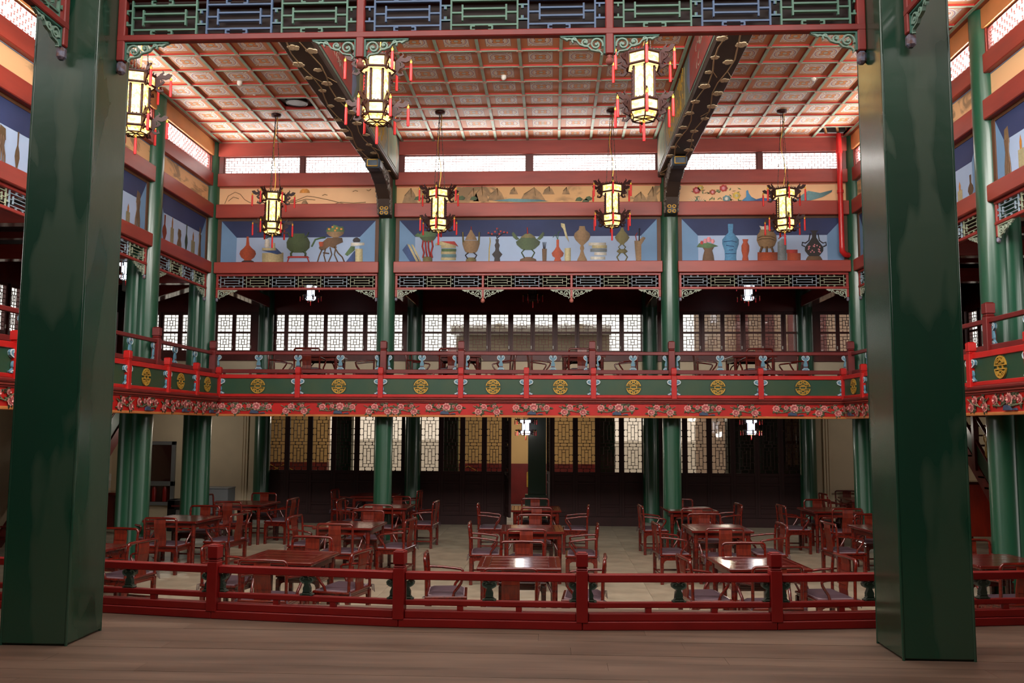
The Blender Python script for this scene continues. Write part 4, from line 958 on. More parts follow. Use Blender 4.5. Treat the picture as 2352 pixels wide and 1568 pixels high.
# railing bays along the gently bowed stage edge
def seg(name, p, q, zr, w, hgt, m, par, bev=.006, s0=.047, s1=.047):
    d = (q - p).normalized(); p, q = p + d * s0, q - d * s1; d = q - p; L = d.length; a = math.atan2(d.y, d.x)
    return B(0, L, -w / 2, w / 2, zr, zr + hgt).build(name, m, par, (p.x, p.y, ZST), a, bev)
NB = ['beyond the left pillar', 'beside the left pillar', 'second bay from the left pillar', 'third bay from the left pillar', 'fourth bay from the left pillar', 'beside the right pillar', 'beyond the right pillar']
BALU = {1: [290], 2: [705], 3: [1124], 4: [1559], 5: [2000], 6: [2246]}
STRU = {1: [353], 2: [633, 768], 3: [1057, 1192], 4: [1488, 1641], 5: [1930], 6: [2300]}
for i in range(len(RP) - 1):
    p, q = RP[i].copy(), RP[i + 1].copy(); a = math.atan2(q.y - p.y, q.x - p.x)
    o = root('stage_railing', 'low red stage railing, ' + NB[i], 'railing', (0, 0, 0), 0, 'stage railing bays')
    s0, s1 = (.047 if i in (2, 3, 4, 5) else 0), (.047 if i in (1, 2, 3, 4) else 0)
    seg('plinth', p, q, 0, .10, .068, RAILRED, o, .006, 0, 0); seg('bottom_rail', p, q, .068, .075, .062, RAILRED, o, .006, s0, s1); seg('lower_rail', p, q, .168, .05, .045, RAILRED, o, .006, s0, s1); seg('handrail', p, q, .37, .07, .062, RAILRED, o, .006, s0, s1)
    if 1 <= i <= 4:
        pp = put('rail_post', PS, o, (q.x, q.y - .01, ZST + .06), a)
    if i in (1, 2, 3, 4):
        put('cloud_baluster', BSL, o, (q.x - .047, q.y + .004, ZST + .213), a)
    if i in (2, 3, 4, 5): put('cloud_baluster', BSR, o, (p.x + .058, p.y + .004, ZST + .213), a)
    def on(u):
        t = (at(u, 1380, Y=(p.y + q.y) / 2).x - p.x) / (q.x - p.x); return p + (q - p) * t
    for u in BALU.get(i, []): z = on(u); put('cloud_baluster', BS, o, (z.x, z.y, ZST + .213), a)
    for u in STRU.get(i, []): z = on(u); B(-.024, .024, -.02, .02, .125, .17).build('strut', RAILRED, o, (z.x, z.y, ZST), a)

# ------------------------------------------------------------------ painted things in the niche murals (flat paint, a few millimetres of relief only)
YP = YC - .012
LAY = [0]
def wp(u, v, k=0): return at(u, v, Y=YP - .002 * k)
def poly(par, name, pts, m, k=1):
    MB().prism([wp(u, v, k) for u, v in pts], (0, .0015, 0)).build(name, m, par)
def sil(par, name, cx, prof, m, k=1):
    """symmetric silhouette: (half width, v) from top to bottom in photograph pixels"""
    poly(par, name, [(cx - w, v) for w, v in prof] + [(cx + w, v) for w, v in prof[::-1]], m, k)
def line(par, name, pts, w, m, k=2):
    MB().tube([wp(u, v, k) for u, v in pts], w * .0091 / 2, 4, 0).build(name, m, par)
def off(mu, ox, oy): return lambda x, y: (ox + x / 2.9, oy + y / 2.9)
mL, mC, mR = MURALS['back', 0], MURALS['back', 1], MURALS['back', 2]
vs = 'painted_vase'
# left bay
sil(mL, vs, 569, [(2.5, 543), (3, 553), (4, 563), (9, 569), (17, 576), (19, 583), (15, 591), (8, 596), (10, 601)], P_OR); sil(mL, 'painted_stand', 569, [(9, 598), (14, 600), (14, 603)], P_DK, 2)
poly(mL, 'painted_books', [(602, 581), (651, 580), (651, 603), (602, 603)], P_CR); poly(mL, 'painted_book', [(602, 569), (634, 569), (648, 582), (636, 584), (602, 575)], P_NB, 2); poly(mL, 'painted_book', [(602, 569), (634, 569), (634, 575), (602, 575)], P_CR, 3)
sil(mL, vs, 614, [(5, 549), (6, 560), (7, 563), (5, 568)], P_WH, 2); poly(mL, 'painted_box', [(624, 558), (632, 558), (632, 569), (624, 569)], P_CR, 2); line(mL, 'painted_leaf', [(604, 543), (612, 547), (622, 541)], 2, P_LG)
sil(mL, 'painted_censer', 685, [(14, 536), (15, 541), (22, 546), (27, 556), (26, 569), (18, 577), (10, 580)], P_GR); 
for s in (-1, 1): line(mL, 'painted_handle', [(685 + s * 15, 545), (685 + s * 21, 540), (685 + s * 24, 533)], 3, P_GR); line(mL, 'painted_foot', [(685 + s * 12, 576), (685 + s * 17, 582), (685 + s * 16, 588)], 5, P_GR)
poly(mL, 'painted_stand', [(662, 588), (707, 588), (711, 592), (659, 592)], P_RD, 2); line(mL, 'painted_stand_leg', [(664, 591), (660, 602)], 3, P_RD); line(mL, 'painted_stand_leg', [(706, 591), (710, 602)], 3, P_RD)
poly(mL, 'painted_root_stand', [(732, 569), (740, 556), (752, 546), (762, 546), (770, 544), (786, 546), (788, 556), (774, 562), (768, 570), (756, 566), (746, 574), (736, 574)], P_BR)
for q in ([(740, 572), (733, 588), (729, 602)], [(748, 570), (744, 586), (748, 601)], [(758, 568), (762, 584), (754, 602)], [(768, 566), (776, 580), (786, 590), (791, 602)], [(772, 566), (768, 584), (776, 602)], [(742, 580), (756, 582)]): line(mL, 'painted_root', q, 3, P_BR)
sil(mL, 'painted_planter', 770, [(19, 532), (20, 536), (14, 541), (6, 545)], P_TN, 2); poly(mL, 'painted_flowers', [(748, 532), (752, 522), (760, 524), (766, 516), (774, 518), (780, 521), (788, 520), (792, 532)], P_LG, 2)
for u, v in ((756, 526), (764, 521), (774, 524), (784, 526), (770, 529)): sil(mL, 'painted_bloom', u, [(2, v - 2), (3, v), (2, v + 2)], P_SN, 4)
sil(mL, vs, 738, [(5, 555), (6, 557), (4, 566)], P_OR, 3); line(mL, 'painted_leaf', [(716, 566), (724, 550), (738, 546), (748, 545)], 4, P_LG)
sil(mL, 'painted_teapot', 819, [(2, 545), (7, 548), (9, 552), (7, 556)], P_DK, 2); poly(mL, 'painted_book', [(806, 557), (837, 557), (837, 563), (806, 565)], P_WH, 2); poly(mL, 'painted_book', [(792, 584), (806, 565), (815, 566), (815, 574), (798, 588)], P_LG); poly(mL, 'painted_book', [(794, 602), (814, 576), (818, 578), (818, 602)], P_NB, 2); poly(mL, 'painted_book', [(816, 571), (833, 571), (833, 602), (816, 602)], P_CR, 3)
# middle bay
poly(mC, 'painted_book', [(924, 574), (935, 560), (968, 601), (942, 601)], P_NB); poly(mC, 'painted_book', [(935, 560), (941, 562), (962, 601), (956, 601)], P_CR, 2); poly(mC, 'painted_book', [(944, 561), (949, 562), (968, 601), (964, 601)], P_CR, 3)
for q in ([(972, 552), (970, 566), (974, 580), (971, 592)], [(977, 553), (978, 572), (981, 590)], [(984, 553), (984, 570), (988, 590)], [(992, 552), (994, 566), (990, 580), (993, 592)]): line(mC, 'painted_stand_leg', q, 4, P_RD)
sil(mC, 'painted_stand', 982, [(9, 589), (11, 594), (11, 601)], P_OL, 2); sil(mC, 'painted_planter', 983, [(17, 541), (19, 545), (12, 553), (8, 556)], P_GR, 2); poly(mC, 'painted_foliage', [(952, 541), (960, 534), (964, 538), (972, 530), (980, 531), (988, 527), (996, 532), (1004, 536), (1000, 543), (960, 544)], P_LG, 3)
for i, (a, b, c_) in enumerate([(1013, 563, P_CR), (1014, 571, P_LG), (1013, 577, P_CR), (1014, 584, P_TL), (1013, 591, P_CR)]): poly(mC, 'painted_book', [(a, b), (a + 34, b), (a + 34, b + 6.4), (a, b + 6.4)], c_, 1 + i % 2)
poly(mC, 'painted_book', [(1000, 559), (1012, 554), (1044, 554), (1053, 566), (1042, 563), (1000, 563)], P_CR, 3); poly(mC, 'painted_book', [(1012, 554), (1044, 554), (1053, 566), (1046, 563)], P_RD, 4)
sil(mC, 'painted_censer', 1082, [(20, 552), (20, 560), (17, 570), (14, 577), (9, 581)], P_TN); sil(mC, 'painted_censer_lid', 1082, [(1.5, 527), (4, 533), (9, 541), (14, 551)], P_TN, 2); line(mC, 'painted_finial', [(1082, 520), (1083, 528)], 2, P_RD)
for s in (-1, 1): line(mC, 'painted_handle', [(1082 + s * 18, 556), (1082 + s * 19, 533)], 4, P_OL); line(mC, 'painted_foot', [(1082 + s * 6, 580), (1082 + s * 13, 586), (1082 + s * 8, 594)], 3, P_DK)
sil(mC, 'painted_stand', 1082, [(7, 591), (12, 596), (12, 601)], P_OL, 2)
sil(mC, vs, 1142, [(4, 549), (3, 557), (6, 563), (4, 571), (5, 576), (12, 584), (6, 592), (7, 601)], P_DK); 
for q in ([(1142, 549), (1140, 538), (1130, 540), (1121, 536)], [(1141, 544), (1146, 532), (1142, 524)], [(1142, 547), (1154, 536), (1164, 534)]): line(mC, 'painted_branch', q, 2, P_DK)
for u, v in ((1122, 535), (1130, 537), (1137, 532), (1142, 525), (1150, 531), (1158, 533), (1165, 534), (1147, 537)): sil(mC, 'painted_bloom', u, [(1.5, v - 2), (2.5, v), (1.5, v + 2)], P_RD, 4)
line(mC, 'painted_sceptre', [(1125, 545), (1126, 555), (1124, 570), (1123, 601)], 2, P_YL)
sil(mC, 'painted_censer', 1213, [(8, 537), (12, 543), (28, 555), (26, 562), (16, 571), (10, 574)], P_GR); sil(mC, 'painted_lid', 1213, [(4, 536), (14, 542), (18, 546)], P_OL, 2); line(mC, 'painted_coral', [(1211, 522), (1212, 537)], 3, P_RD)
for s in (-1, 1): poly(mC, 'painted_dragon', [(1213 + s * 20, 549), (1213 + s * 26, 542), (1213 + s * 34, 532), (1213 + s * 38, 536), (1213 + s * 34, 545), (1213 + s * 27, 551)], P_GR, 2); line(mC, 'painted_foot', [(1213 + s * 8, 572), (1213 + s * 15, 580), (1213 + s * 8, 592)], 3, P_GR)
sil(mC, 'painted_stand', 1213, [(6, 590), (18, 595), (20, 601)], P_BR, 2)
poly(mC, 'painted_brush_pot', [(1245, 571), (1256, 571), (1255, 601), (1246, 601)], P_BR); 
for s in (-3, 0, 4): line(mC, 'painted_brush', [(1250 + s * .5, 571), (1250 + s, 556)], 1.6, P_DK)
sil(mC, vs, 1281, [(3, 550), (3, 566), (7, 573), (14, 581), (12, 588), (6, 592), (9, 600)], P_OR); line(mC, 'painted_twig', [(1281, 550), (1276, 538), (1270, 545)], 1.6, P_LG); line(mC, 'painted_twig', [(1281, 550), (1282, 534), (1288, 530)], 1.6, P_LG)
poly(mC, 'painted_box', [(1297, 570), (1311, 569), (1311, 601), (1297, 601)], P_CR); poly(mC, 'painted_horn', [(1288, 512), (1297, 514), (1300, 530), (1306, 550), (1307, 556), (1299, 544), (1294, 526), (1289, 520)], P_CR, 2)
sil(mC, 'painted_censer', 1337, [(6, 519), (8, 528), (17, 535), (19, 543), (15, 551), (8, 558), (3, 563), (5, 570), (3, 576), (6, 586), (11, 596), (12, 601)], P_TN)
for i, (a, b, w) in enumerate([(1352, 557, 40), (1360, 563, 34), (1356, 571, 38), (1365, 579, 28), (1356, 589, 34)]): poly(mC, 'painted_book', [(a, b), (a + w, b), (a + w, b + 7), (a, b + 7)], [P_WH, P_CR, P_GY, P_WH, P_WH][i], 1 + i % 2)
sil(mC, 'painted_censer', 1429, [(2, 522), (5, 530), (12, 538), (17, 545), (12, 553), (6, 558), (4, 562)], P_OL); sil(mC, 'painted_stand', 1429, [(8, 572), (13, 577), (8, 581)], P_OL, 2)
for s in (-1, 1): line(mC, 'painted_foot', [(1429 + s * 3, 562), (1429 + s * 8, 567), (1429 + s * 4, 573)], 2.5, P_OL); line(mC, 'painted_foot', [(1429 + s * 4, 580), (1429 + s * 12, 590), (1429 + s * 7, 600)], 3, P_OL)
poly(mC, 'painted_bamboo_pot', [(1457, 553), (1467, 552), (1477, 543), (1483, 546), (1473, 562), (1473, 600), (1461, 600)], P_TN); line(mC, 'painted_coral', [(1462, 552), (1460, 540), (1464, 534)], 2, P_RD); line(mC, 'painted_brush', [(1468, 553), (1469, 524)], 3, P_DK)
# right bay
sil(mR, vs, 1627, [(13, 562), (13, 568), (9, 575), (12, 586), (14, 600)], P_BR); poly(mR, 'painted_foliage', [(1600, 567), (1606, 558), (1614, 560), (1622, 556), (1640, 561), (1650, 565), (1640, 567), (1626, 570), (1612, 568)], P_LG, 2)
for u, v, r, m_ in ((1620, 553, 5, P_PK), (1628, 550, 6, P_PK), (1637, 554, 5, P_PK), (1612, 557, 4, P_RD)): sil(mR, 'painted_bloom', u, [(r * .5, v - r), (r, v), (r * .5, v + r)], m_, 4)
sil(mR, vs, 1678, [(6, 514), (6, 520), (5, 534), (12, 541), (19, 550), (19, 560), (14, 575), (13, 590), (14, 601)], P_BL); 
for q in ([(1662, 555), (1680, 553), (1692, 556)], [(1668, 563), (1686, 566)], [(1666, 582), (1690, 582)], [(1674, 574), (1684, 573)]): line(mR, 'painted_line', q, 1.5, P_NB)
sil(mR, vs, 1712, [(7, 549), (5, 556), (9, 564), (9, 576), (6, 588), (8, 600)], P_OR, 1)
poly(mR, 'painted_box', [(1740, 579), (1786, 579), (1786, 601), (1740, 601)], P_OR); sil(mR, 'painted_censer', 1761, [(16, 527), (16, 532), (22, 540), (23, 552), (18, 564), (12, 570)], P_TN, 2); poly(mR, 'painted_paper', [(1744, 518), (1752, 520), (1764, 517), (1768, 527), (1748, 527)], P_WH, 2)
for s in (-15, 0, 15): line(mR, 'painted_foot', [(1761 + s * .7, 566), (1761 + s, 579)], 5, P_BR)
for z in (546, 552): line(mR, 'painted_meander', [(1741, z), (1750, z - 4), (1770, z - 4), (1780, z)], 1.5, P_BR, 4)
poly(mR, 'painted_box', [(1786, 556), (1796, 548), (1806, 548), (1807, 600), (1786, 601)], P_GY, 3); poly(mR, 'painted_box', [(1806, 573), (1832, 573), (1832, 581), (1806, 581)], P_RD); poly(mR, 'painted_box', [(1808, 581), (1839, 581), (1839, 601), (1808, 601)], P_OR, 2)
line(mR, 'painted_coral', [(1788, 548), (1796, 541), (1806, 543)], 2, P_RD)
sil(mR, vs, 1870, [(10, 529), (5, 534), (5, 545), (12, 556), (21, 567), (21, 576), (14, 585), (10, 590)], P_BK); sil(mR, 'painted_stand', 1870, [(14, 588), (18, 594), (21, 602)], P_BR, 2)
for s in (-1, 1): line(mR, 'painted_handle', [(1870 + s * 9, 536), (1870 + s * 12, 552), (1870 + s * 20, 558), (1870 + s * 27, 556), (1870 + s * 28, 563), (1870 + s * 21, 566)], 2.5, P_BK)
for k in range(16): sil(mR, 'painted_bloom', 1870 + random.uniform(-14, 14), [(1, (v_ := random.uniform(560, 580)) - 1.5), (1.8, v_), (1, v_ + 1.5)], P_PK, 4)
# landscape panels of the end wall
lp = {k: [o for o in WALLS['back'].children if o.name.startswith('landscape_panel')][k] for k in range(3)}
sil(lp[0], 'painted_sun', 700, [(5, 433.5), (10, 437), (12, 443)], P_SN)
for q in ([(516, 468), (524, 450), (540, 441), (552, 446), (562, 458), (576, 466)], [(524, 462), (536, 452), (548, 456)], [(660, 468), (690, 456), (705, 450), (722, 452), (760, 460), (790, 468)], [(676, 465), (702, 457), (724, 459)], [(770, 468), (782, 464), (812, 466), (840, 464)], [(740, 449), (746, 446), (752, 448)], [(810, 440), (816, 437), (822, 439)], [(842, 436), (847, 438), (852, 434)]): line(lp[0], 'painted_ridge', q, 1.5, P_IN)
for u, v, r in ((672, 462, 9), (700, 464, 8), (600, 462, 8), (655, 460, 10)): poly(lp[0], 'painted_rock', [(u - r, v + 4), (u - r * .5, v - 3), (u + r * .3, v - 5), (u + r, v + 4)], P_TN)
for u, v, r, h in ((942, 466, 18, 34), (975, 466, 10, 22), (1086, 462, 14, 30), (1105, 462, 18, 34), (1140, 460, 20, 28), (1224, 462, 30, 32), (1180, 446, 10, 16), (1260, 446, 14, 18), (1300, 446, 9, 16), (1470, 466, 18, 26), (1498, 466, 14, 38)):
    poly(lp[1], 'painted_mountain', [(u - r, v), (u - r * .7, v - h * .5), (u - r * .2, v - h * .8), (u + r * .1, v - h), (u + r * .6, v - h * .6), (u + r, v)], mat('paint_hill', (164, 130, 92), .7, .3, 9, rgb2=(128, 104, 76)))
    line(lp[1], 'painted_ridge', [(u - r * .7, v - h * .5), (u - r * .2, v - h * .8), (u + r * .1, v - h), (u + r * .2, v - h * .4)], 2, P_IN)
poly(lp[1], 'painted_water', [(1130, 461), (1170, 456), (1240, 458), (1260, 462), (1200, 464)], P_TL, 3)
for u, v in ((1088, 456), (1020, 462), (1060, 455), (1330, 458), (1345, 462), (960, 456), (1352, 456)): poly(lp[1], 'painted_tree', [(u - 9, v + 3), (u - 5, v - 4), (u + 2, v - 6), (u + 9, v - 1), (u + 5, v + 4)], P_GR, 3)
pk = lp[2]
for u, v, r, m_ in ((1600, 437, 9, P_RD), (1609, 431, 7, P_YL), (1637, 441, 7, P_OR), (1662, 432, 9, P_RD), (1692, 449, 9, P_YL), (1669, 456, 9, P_TL)):
    for rr, k, mm in ((r, 3, m_), (r * .5, 5, P_WH if m_ is P_TL else P_CR if m_ is P_YL else P_PK)): poly(pk, 'painted_peony', [(u + rr * (1 + .1 * math.cos(7 * a)) * math.cos(a), v + rr * .85 * (1 + .1 * math.cos(7 * a)) * math.sin(a)) for a in [q * PI / 14 for q in range(28)]], mm, k)
for k in range(48):
    u, v, a = random.uniform(1590, 1705), random.uniform(434, 466), random.uniform(0, 6); poly(pk, 'painted_leaf', [(u, v), (u + 6 * math.cos(a - .3), v + 4 * math.sin(a - .3)), (u + 11 * math.cos(a), v + 8 * math.sin(a)), (u + 6 * math.cos(a + .3), v + 4 * math.sin(a + .3))], P_LG if k % 3 else P_TN, 1)
for k in range(9): poly(pk, 'painted_agave', [(1602 + (k - 4) * 1.2, 467), (1602 + (k - 4) * 5.6 + 1, 448 + abs(k - 4) * 2), (1604 + (k - 4) * 1.2, 467)], P_TL, 2)
poly(pk, 'painted_rock', [(1700, 468), (1712, 462), (1735, 458), (1750, 454), (1768, 456), (1780, 460), (1790, 454), (1826, 456), (1836, 468)], P_NB, 2)
poly(pk, 'painted_peacock', [(1714, 438), (1718, 436), (1720, 444), (1726, 452), (1738, 458), (1730, 464), (1710, 464), (1704, 460), (1714, 452)], P_BL, 4)
poly(pk, 'painted_peacock_tail', [(1826, 462), (1838, 450), (1856, 438), (1884, 443), (1912, 436), (1910, 441), (1890, 452), (1862, 460)], P_TL, 3)
# simpler painted vases on the side walls
def side_vases(side, fr, bi, s0, s1):
    mu = MURALS[side, bi]; n = 6
    for k in range(n):
        s = s0 + .55 + (s1 - s0 - 1.1) * k / (n - 1); h = random.uniform(.3, .62); w = random.uniform(.05, .1)
        q = lambda a, z: fr(s + a, -.012, 5.96 + z)
        t = fr(0, .0015, 0) - fr(0, 0, 0); m_ = [P_OR, P_TN, P_BR, P_GR, P_CR, P_BL][(k + bi * 2) % 6]
        if k % 3 == 1: MB().prism([q(-w, 0), q(w, 0), q(w, h * .6), q(-w, h * .6)], t).build('painted_box', P_CR, mu); MB().prism([q(-w * .3, h * .6), q(w * .3, h * .6), q(w * .4, h * .8), q(0, h), q(-w * .4, h * .8)], t).build(vs, P_SN, mu)
        elif k % 3 == 2:
            for d in (-1, -.3, .4, 1): MB().tube([q(d * w * .7, h * .9), q(d * w * .4, h * .6), q(d * w * .9, h * .3), q(d * w, 0)], .014, 4).build('painted_root', P_BR, mu)
            MB().prism([q(-w, h * .8), q(w, h * .8), q(w * .8, h * 1.15), q(-w * .6, h * 1.2)], t).build('painted_planter', P_TN, mu)
        else: MB().prism([q(a, z) for a, z in [(-w * .6, 0), (w * .6, 0), (w * .4, h * .1), (w, h * .35), (w * .8, h * .5), (w * .25, h * .65), (w * .3, h), (-w * .3, h), (-w * .25, h * .65), (-w * .8, h * .5), (-w, h * .35), (-w * .4, h * .1)]], t).build(vs, m_, mu)
for side, fr, bays in SIDES[1:]:
    for bi in range(3): side_vases(side, fr, bi, *bays[bi])

# ------------------------------------------------------------------ lanterns
def hexp(r, z, rot=0): return [(r * math.cos(rot + PI / 3 * k), r * math.sin(rot + PI / 3 * k), z) for k in range(6)]
def hex_frame(mb, r, z0, z1, t, m=0):
    """bars along the edges of a six-sided box, open faces"""
    a, b = hexp(r, z0), hexp(r, z1)
    for k in range(6):
        mb.tube([a[k], b[k]], t, 4, m); mb.tube([a[k], a[(k + 1) % 6]], t, 4, m); mb.tube([b[k], b[(k + 1) % 6]], t, 4, m)
def pane_mesh(r, z0, z1, M, e=.0): 
    a, b = hexp(r * .975, z0 + e), hexp(r * .975, z1 - e); q = [a[0], a[1], b[1], b[0]]; n = (Vector(a[0]) + Vector(a[1])); n.z = 0
    return MB().prism(q, n.normalized() * -.006).mesh('lit_pane', M)
def dragon(s=1):
    mb = MB()
    mb.ribbon([(0, -.1), (.03, -.03), (.02, .04), (.06, .075), (.12, .06), (.16, .075), (.19, .1)], [.03, .05, .055, .06, .05, .04, .012], -.009, .009)
    mb.ribbon([(.11, .07), (.15, .11), (.2, .105)], [.03, .025, .006], -.008, .008); mb.ribbon([(.05, .09), (.09, .13), (.075, .16)], [.03, .02, .006], -.008, .008)
    mb.ribbon([(0, -.1), (.04, -.13), (.09, -.12), (.075, -.08)], [.03, .035, .025, .01], -.008, .008); mb.ribbon([(.02, -.02), (.07, -.03), (.1, .0), (.08, .03)], [.03, .025, .02, .008], -.008, .008)
    mb.ribbon(arc(.03, .0, .045, -90, 100, 6), .018, -.012, .012)
    return mb.mesh('dragon_bracket', LAMPW)
DRG = dragon()
tb = MB(); tb.tube([(0, 0, .03), (0, 0, 0)], .003, 4, 1); tb.lathe([(.004, 0), (.016, -.006), (.016, -.034), (.013, -.04)], 10, m=1); tb.lathe([(.013, -.04), (.017, -.07), (.018, -.25), (.013, -.262)], 10, m=0)
TAS = tb.mesh('tassel', [TASSEL, BRASS])
lat = MB()
for k in range(9): lat.ribbon(arc(-.4 + k * .1, 0, .045, 0, 180, 5), .016, -.006, .006)
lat.ribbon([(-.45, 0), (.45, 0)], .02, -.006, .006)
def lantern_proto(label, pane, pane2, group, name='palace_lantern', ft=.017):
    """hexagonal palace lantern; origin at the crown's centre top (z = 0), body .86 high"""
    o = root(name, label, 'lantern', (0, 0, 0), 0, group)
    T = [(.21, -.19, -.055), (.135, -.62, -.2), (.185, -.765, -.635)]
    f = MB(); hex_frame(f, .217, -.195, -.05, ft); 
    for k in range(6):
        a = Vector(hexp(.222, -.035)[k]); b = Vector(hexp(.222, -.035)[(k + 1) % 6])
        for i in range(5):
            p = a.lerp(b, (i + .5) / 5); f.tube([p + Vector((0, 0, -.015)), p + Vector((0, 0, .012)), p + (b - a).normalized() * .012 + Vector((0, 0, .024))], .007, 4)
    f.add(hexp(.2, -.05), [tuple(range(6))], 0); f.build('top_tier_frame', LAMPW, o)
    f = MB(); hex_frame(f, .142, -.63, -.19, ft)
    for k in range(6):
        a = Vector(hexp(.15, 0)[k])
        for i in range(9): f.tube([a + Vector((0, 0, -.22 - i * .044)), a * 1.1 + Vector((0, 0, -.24 - i * .044)), a + Vector((0, 0, -.26 - i * .044))], .007, 4)
    f.build('body_frame', LAMPW, o)
    f = MB(); hex_frame(f, .192, -.77, -.63, ft)
    for k in range(6):
        a = Vector(hexp(.19, -.625)[k]); b = Vector(hexp(.19, -.625)[(k + 1) % 6])
        for i in range(4): p = a.lerp(b, (i + .5) / 4); f.tube([p, p + Vector((0, 0, .022))], .008, 4)
    f.build('bottom_tier_frame', LAMPW, o)
    f = MB()
    for k in range(6): f.tube([hexp(.19, -.77)[k], hexp(.15, -.85)[k]], .009, 4); f.tube([hexp(.15, -.85)[k], hexp(.15, -.85)[(k + 1) % 6]], .009, 4); f.tube([hexp(.15, -.85)[k], (0, 0, -.84)], .008, 4)
    f.build('base_grille', LAMPW, o)
    MB().lathe([(.165, -.8), (.13, -.835), (.01, -.836)], 6, smooth=False).build('base_glow', pane, o)
    MB().lathe([(.135, -.2), (.2, -.205)], 6, smooth=False).build('tier_glow', pane2, o); 
    for r, z0, z1 in T:
        me = pane_mesh(r, z0, z1, pane, .012)
        for k in range(6): put('lit_pane', me, o, (0, 0, 0), PI / 3 * k)
    for k in range(6):
        for r, z in ((.22, -.11), (.195, -.69)):
            put('dragon_bracket', DRG, o, (r * math.cos(PI / 3 * k), r * math.sin(PI / 3 * k), z), PI / 3 * k)
            put('tassel', TAS, o, ((r + .185) * math.cos(PI / 3 * k), (r + .185) * math.sin(PI / 3 * k), z + .065))
    put('tassel', TAS, o, (0, 0, -.86))
    return o
def add_chain(o, L):
    for k in (0, 2, 4):
        f = MB(); a = Vector(hexp(.12, -.04)[k]); b = Vector((a.x * .12, a.y * .12, L)); n = int(L / .05)
        for i in range(n):
            p = a.lerp(b, i / n); q = a.lerp(b, (i + .85) / n); f.tube([p, q], .009 if i % 2 else .006, 4, 0, False)
        f.build('chain', CHAIN, o)
    f = MB(); f.tube([(.03 * math.sin(i * .7), .03 * math.cos(i * .9), -.04 + (L + .04) * i / 12) for i in range(13)], .007, 5); f.build('cable', BRASS, o)
    MB().lathe([(.09, L + .0), (.1, L - .02), (.09, L - .06), (.02, L - .075)], 18).build('ceiling_canopy', LAMPW, o)
big = [(-5.50, 16.7, 7.05, .2), (-2.218, 16.65, 7.085, .52), (1.135, 16.68, 7.165, .52), (4.45, 16.8, 7.085, .5), (-2.165, 10.4, 7.035, .1), (1.1, 10.4, 7.04, .52), (-5.49, 11.0, 7.13, .3)]
bl_ = ['lit palace lantern in the left ceiling bay near the end wall', 'lit palace lantern, left one of the two deep in the middle bay', 'lit palace lantern, right one of the two deep in the middle bay', 'lit palace lantern in the right ceiling bay before the flower mural', 'large lit palace lantern behind the frieze left of centre', 'large lit palace lantern behind the frieze right of centre', 'lit palace lantern half hidden by the left stage pillar']
src = None
for i, (x, y, z, rz) in enumerate(big):
    if src is None: o = src = lantern_proto(bl_[0], GLOWY, GLOWB, 'palace lanterns of the hall'); o.location = (x, y, z); o.rotation_euler = (0, 0, rz)
    else: o = copy_thing(src, (x, y, z), rz, bl_[i])
LBIG = [o for o in COL.objects if o.name.startswith('palace_lantern')]
for o, b in zip(LBIG, big): add_chain(o, ZCL + .034 - b[2])
src = None
def small(u, v, Y, s, label, ceil):
    """small white lantern whose lit body centre shows at u, v"""
    global src
    p = at(u, v, Y=Y); p.z += .36 * s
    if src is None: src = lantern_proto(label, GLOWW, GLOWW, 'small gallery lanterns', 'gallery_lantern', .009); o = src; o.location = p
    else: o = copy_thing(src, p, random.uniform(0, 1), label)
    o.scale = (s * 1.3, s * 1.3, s * .85)
    return o, (ceil - p.z) / (s * .85)
sm = []
for a in [(714, 672, 20.3, .52, 'small white lit lantern in the left bay of the upper end gallery', 6.0), (1719, 672, 20.3, .52, 'small white lit lantern in the right bay of the upper end gallery', 6.0), (290, 622, 16.9, .5, 'small white lit lantern in the upper left side gallery', 6.0), (1208, 980, 20.5, .52, 'small white lit lantern by the doorway under the end balcony', 2.84), (1725, 980, 20.3, .5, 'small white lit lantern right of centre under the end balcony', 2.84)]: sm.append(small(*a))
# an unlit lantern in the middle of the upper end gallery
for (o, L) in sm: add_chain(o, L)
p = at(1224, 690, Y=20.4); u_ = lantern_proto('dark unlit lantern in the middle bay of the upper end gallery', mat('unlit_pane', (70, 52, 46), .4), mat('unlit_pane', (70, 52, 46), .4), 'small gallery lanterns', 'gallery_lantern', .009)
u_.location = (p.x, p.y, p.z + .5); u_.scale = (.6, .6, .6); add_chain(u_, (6.0 - p.z - .5) / .6)

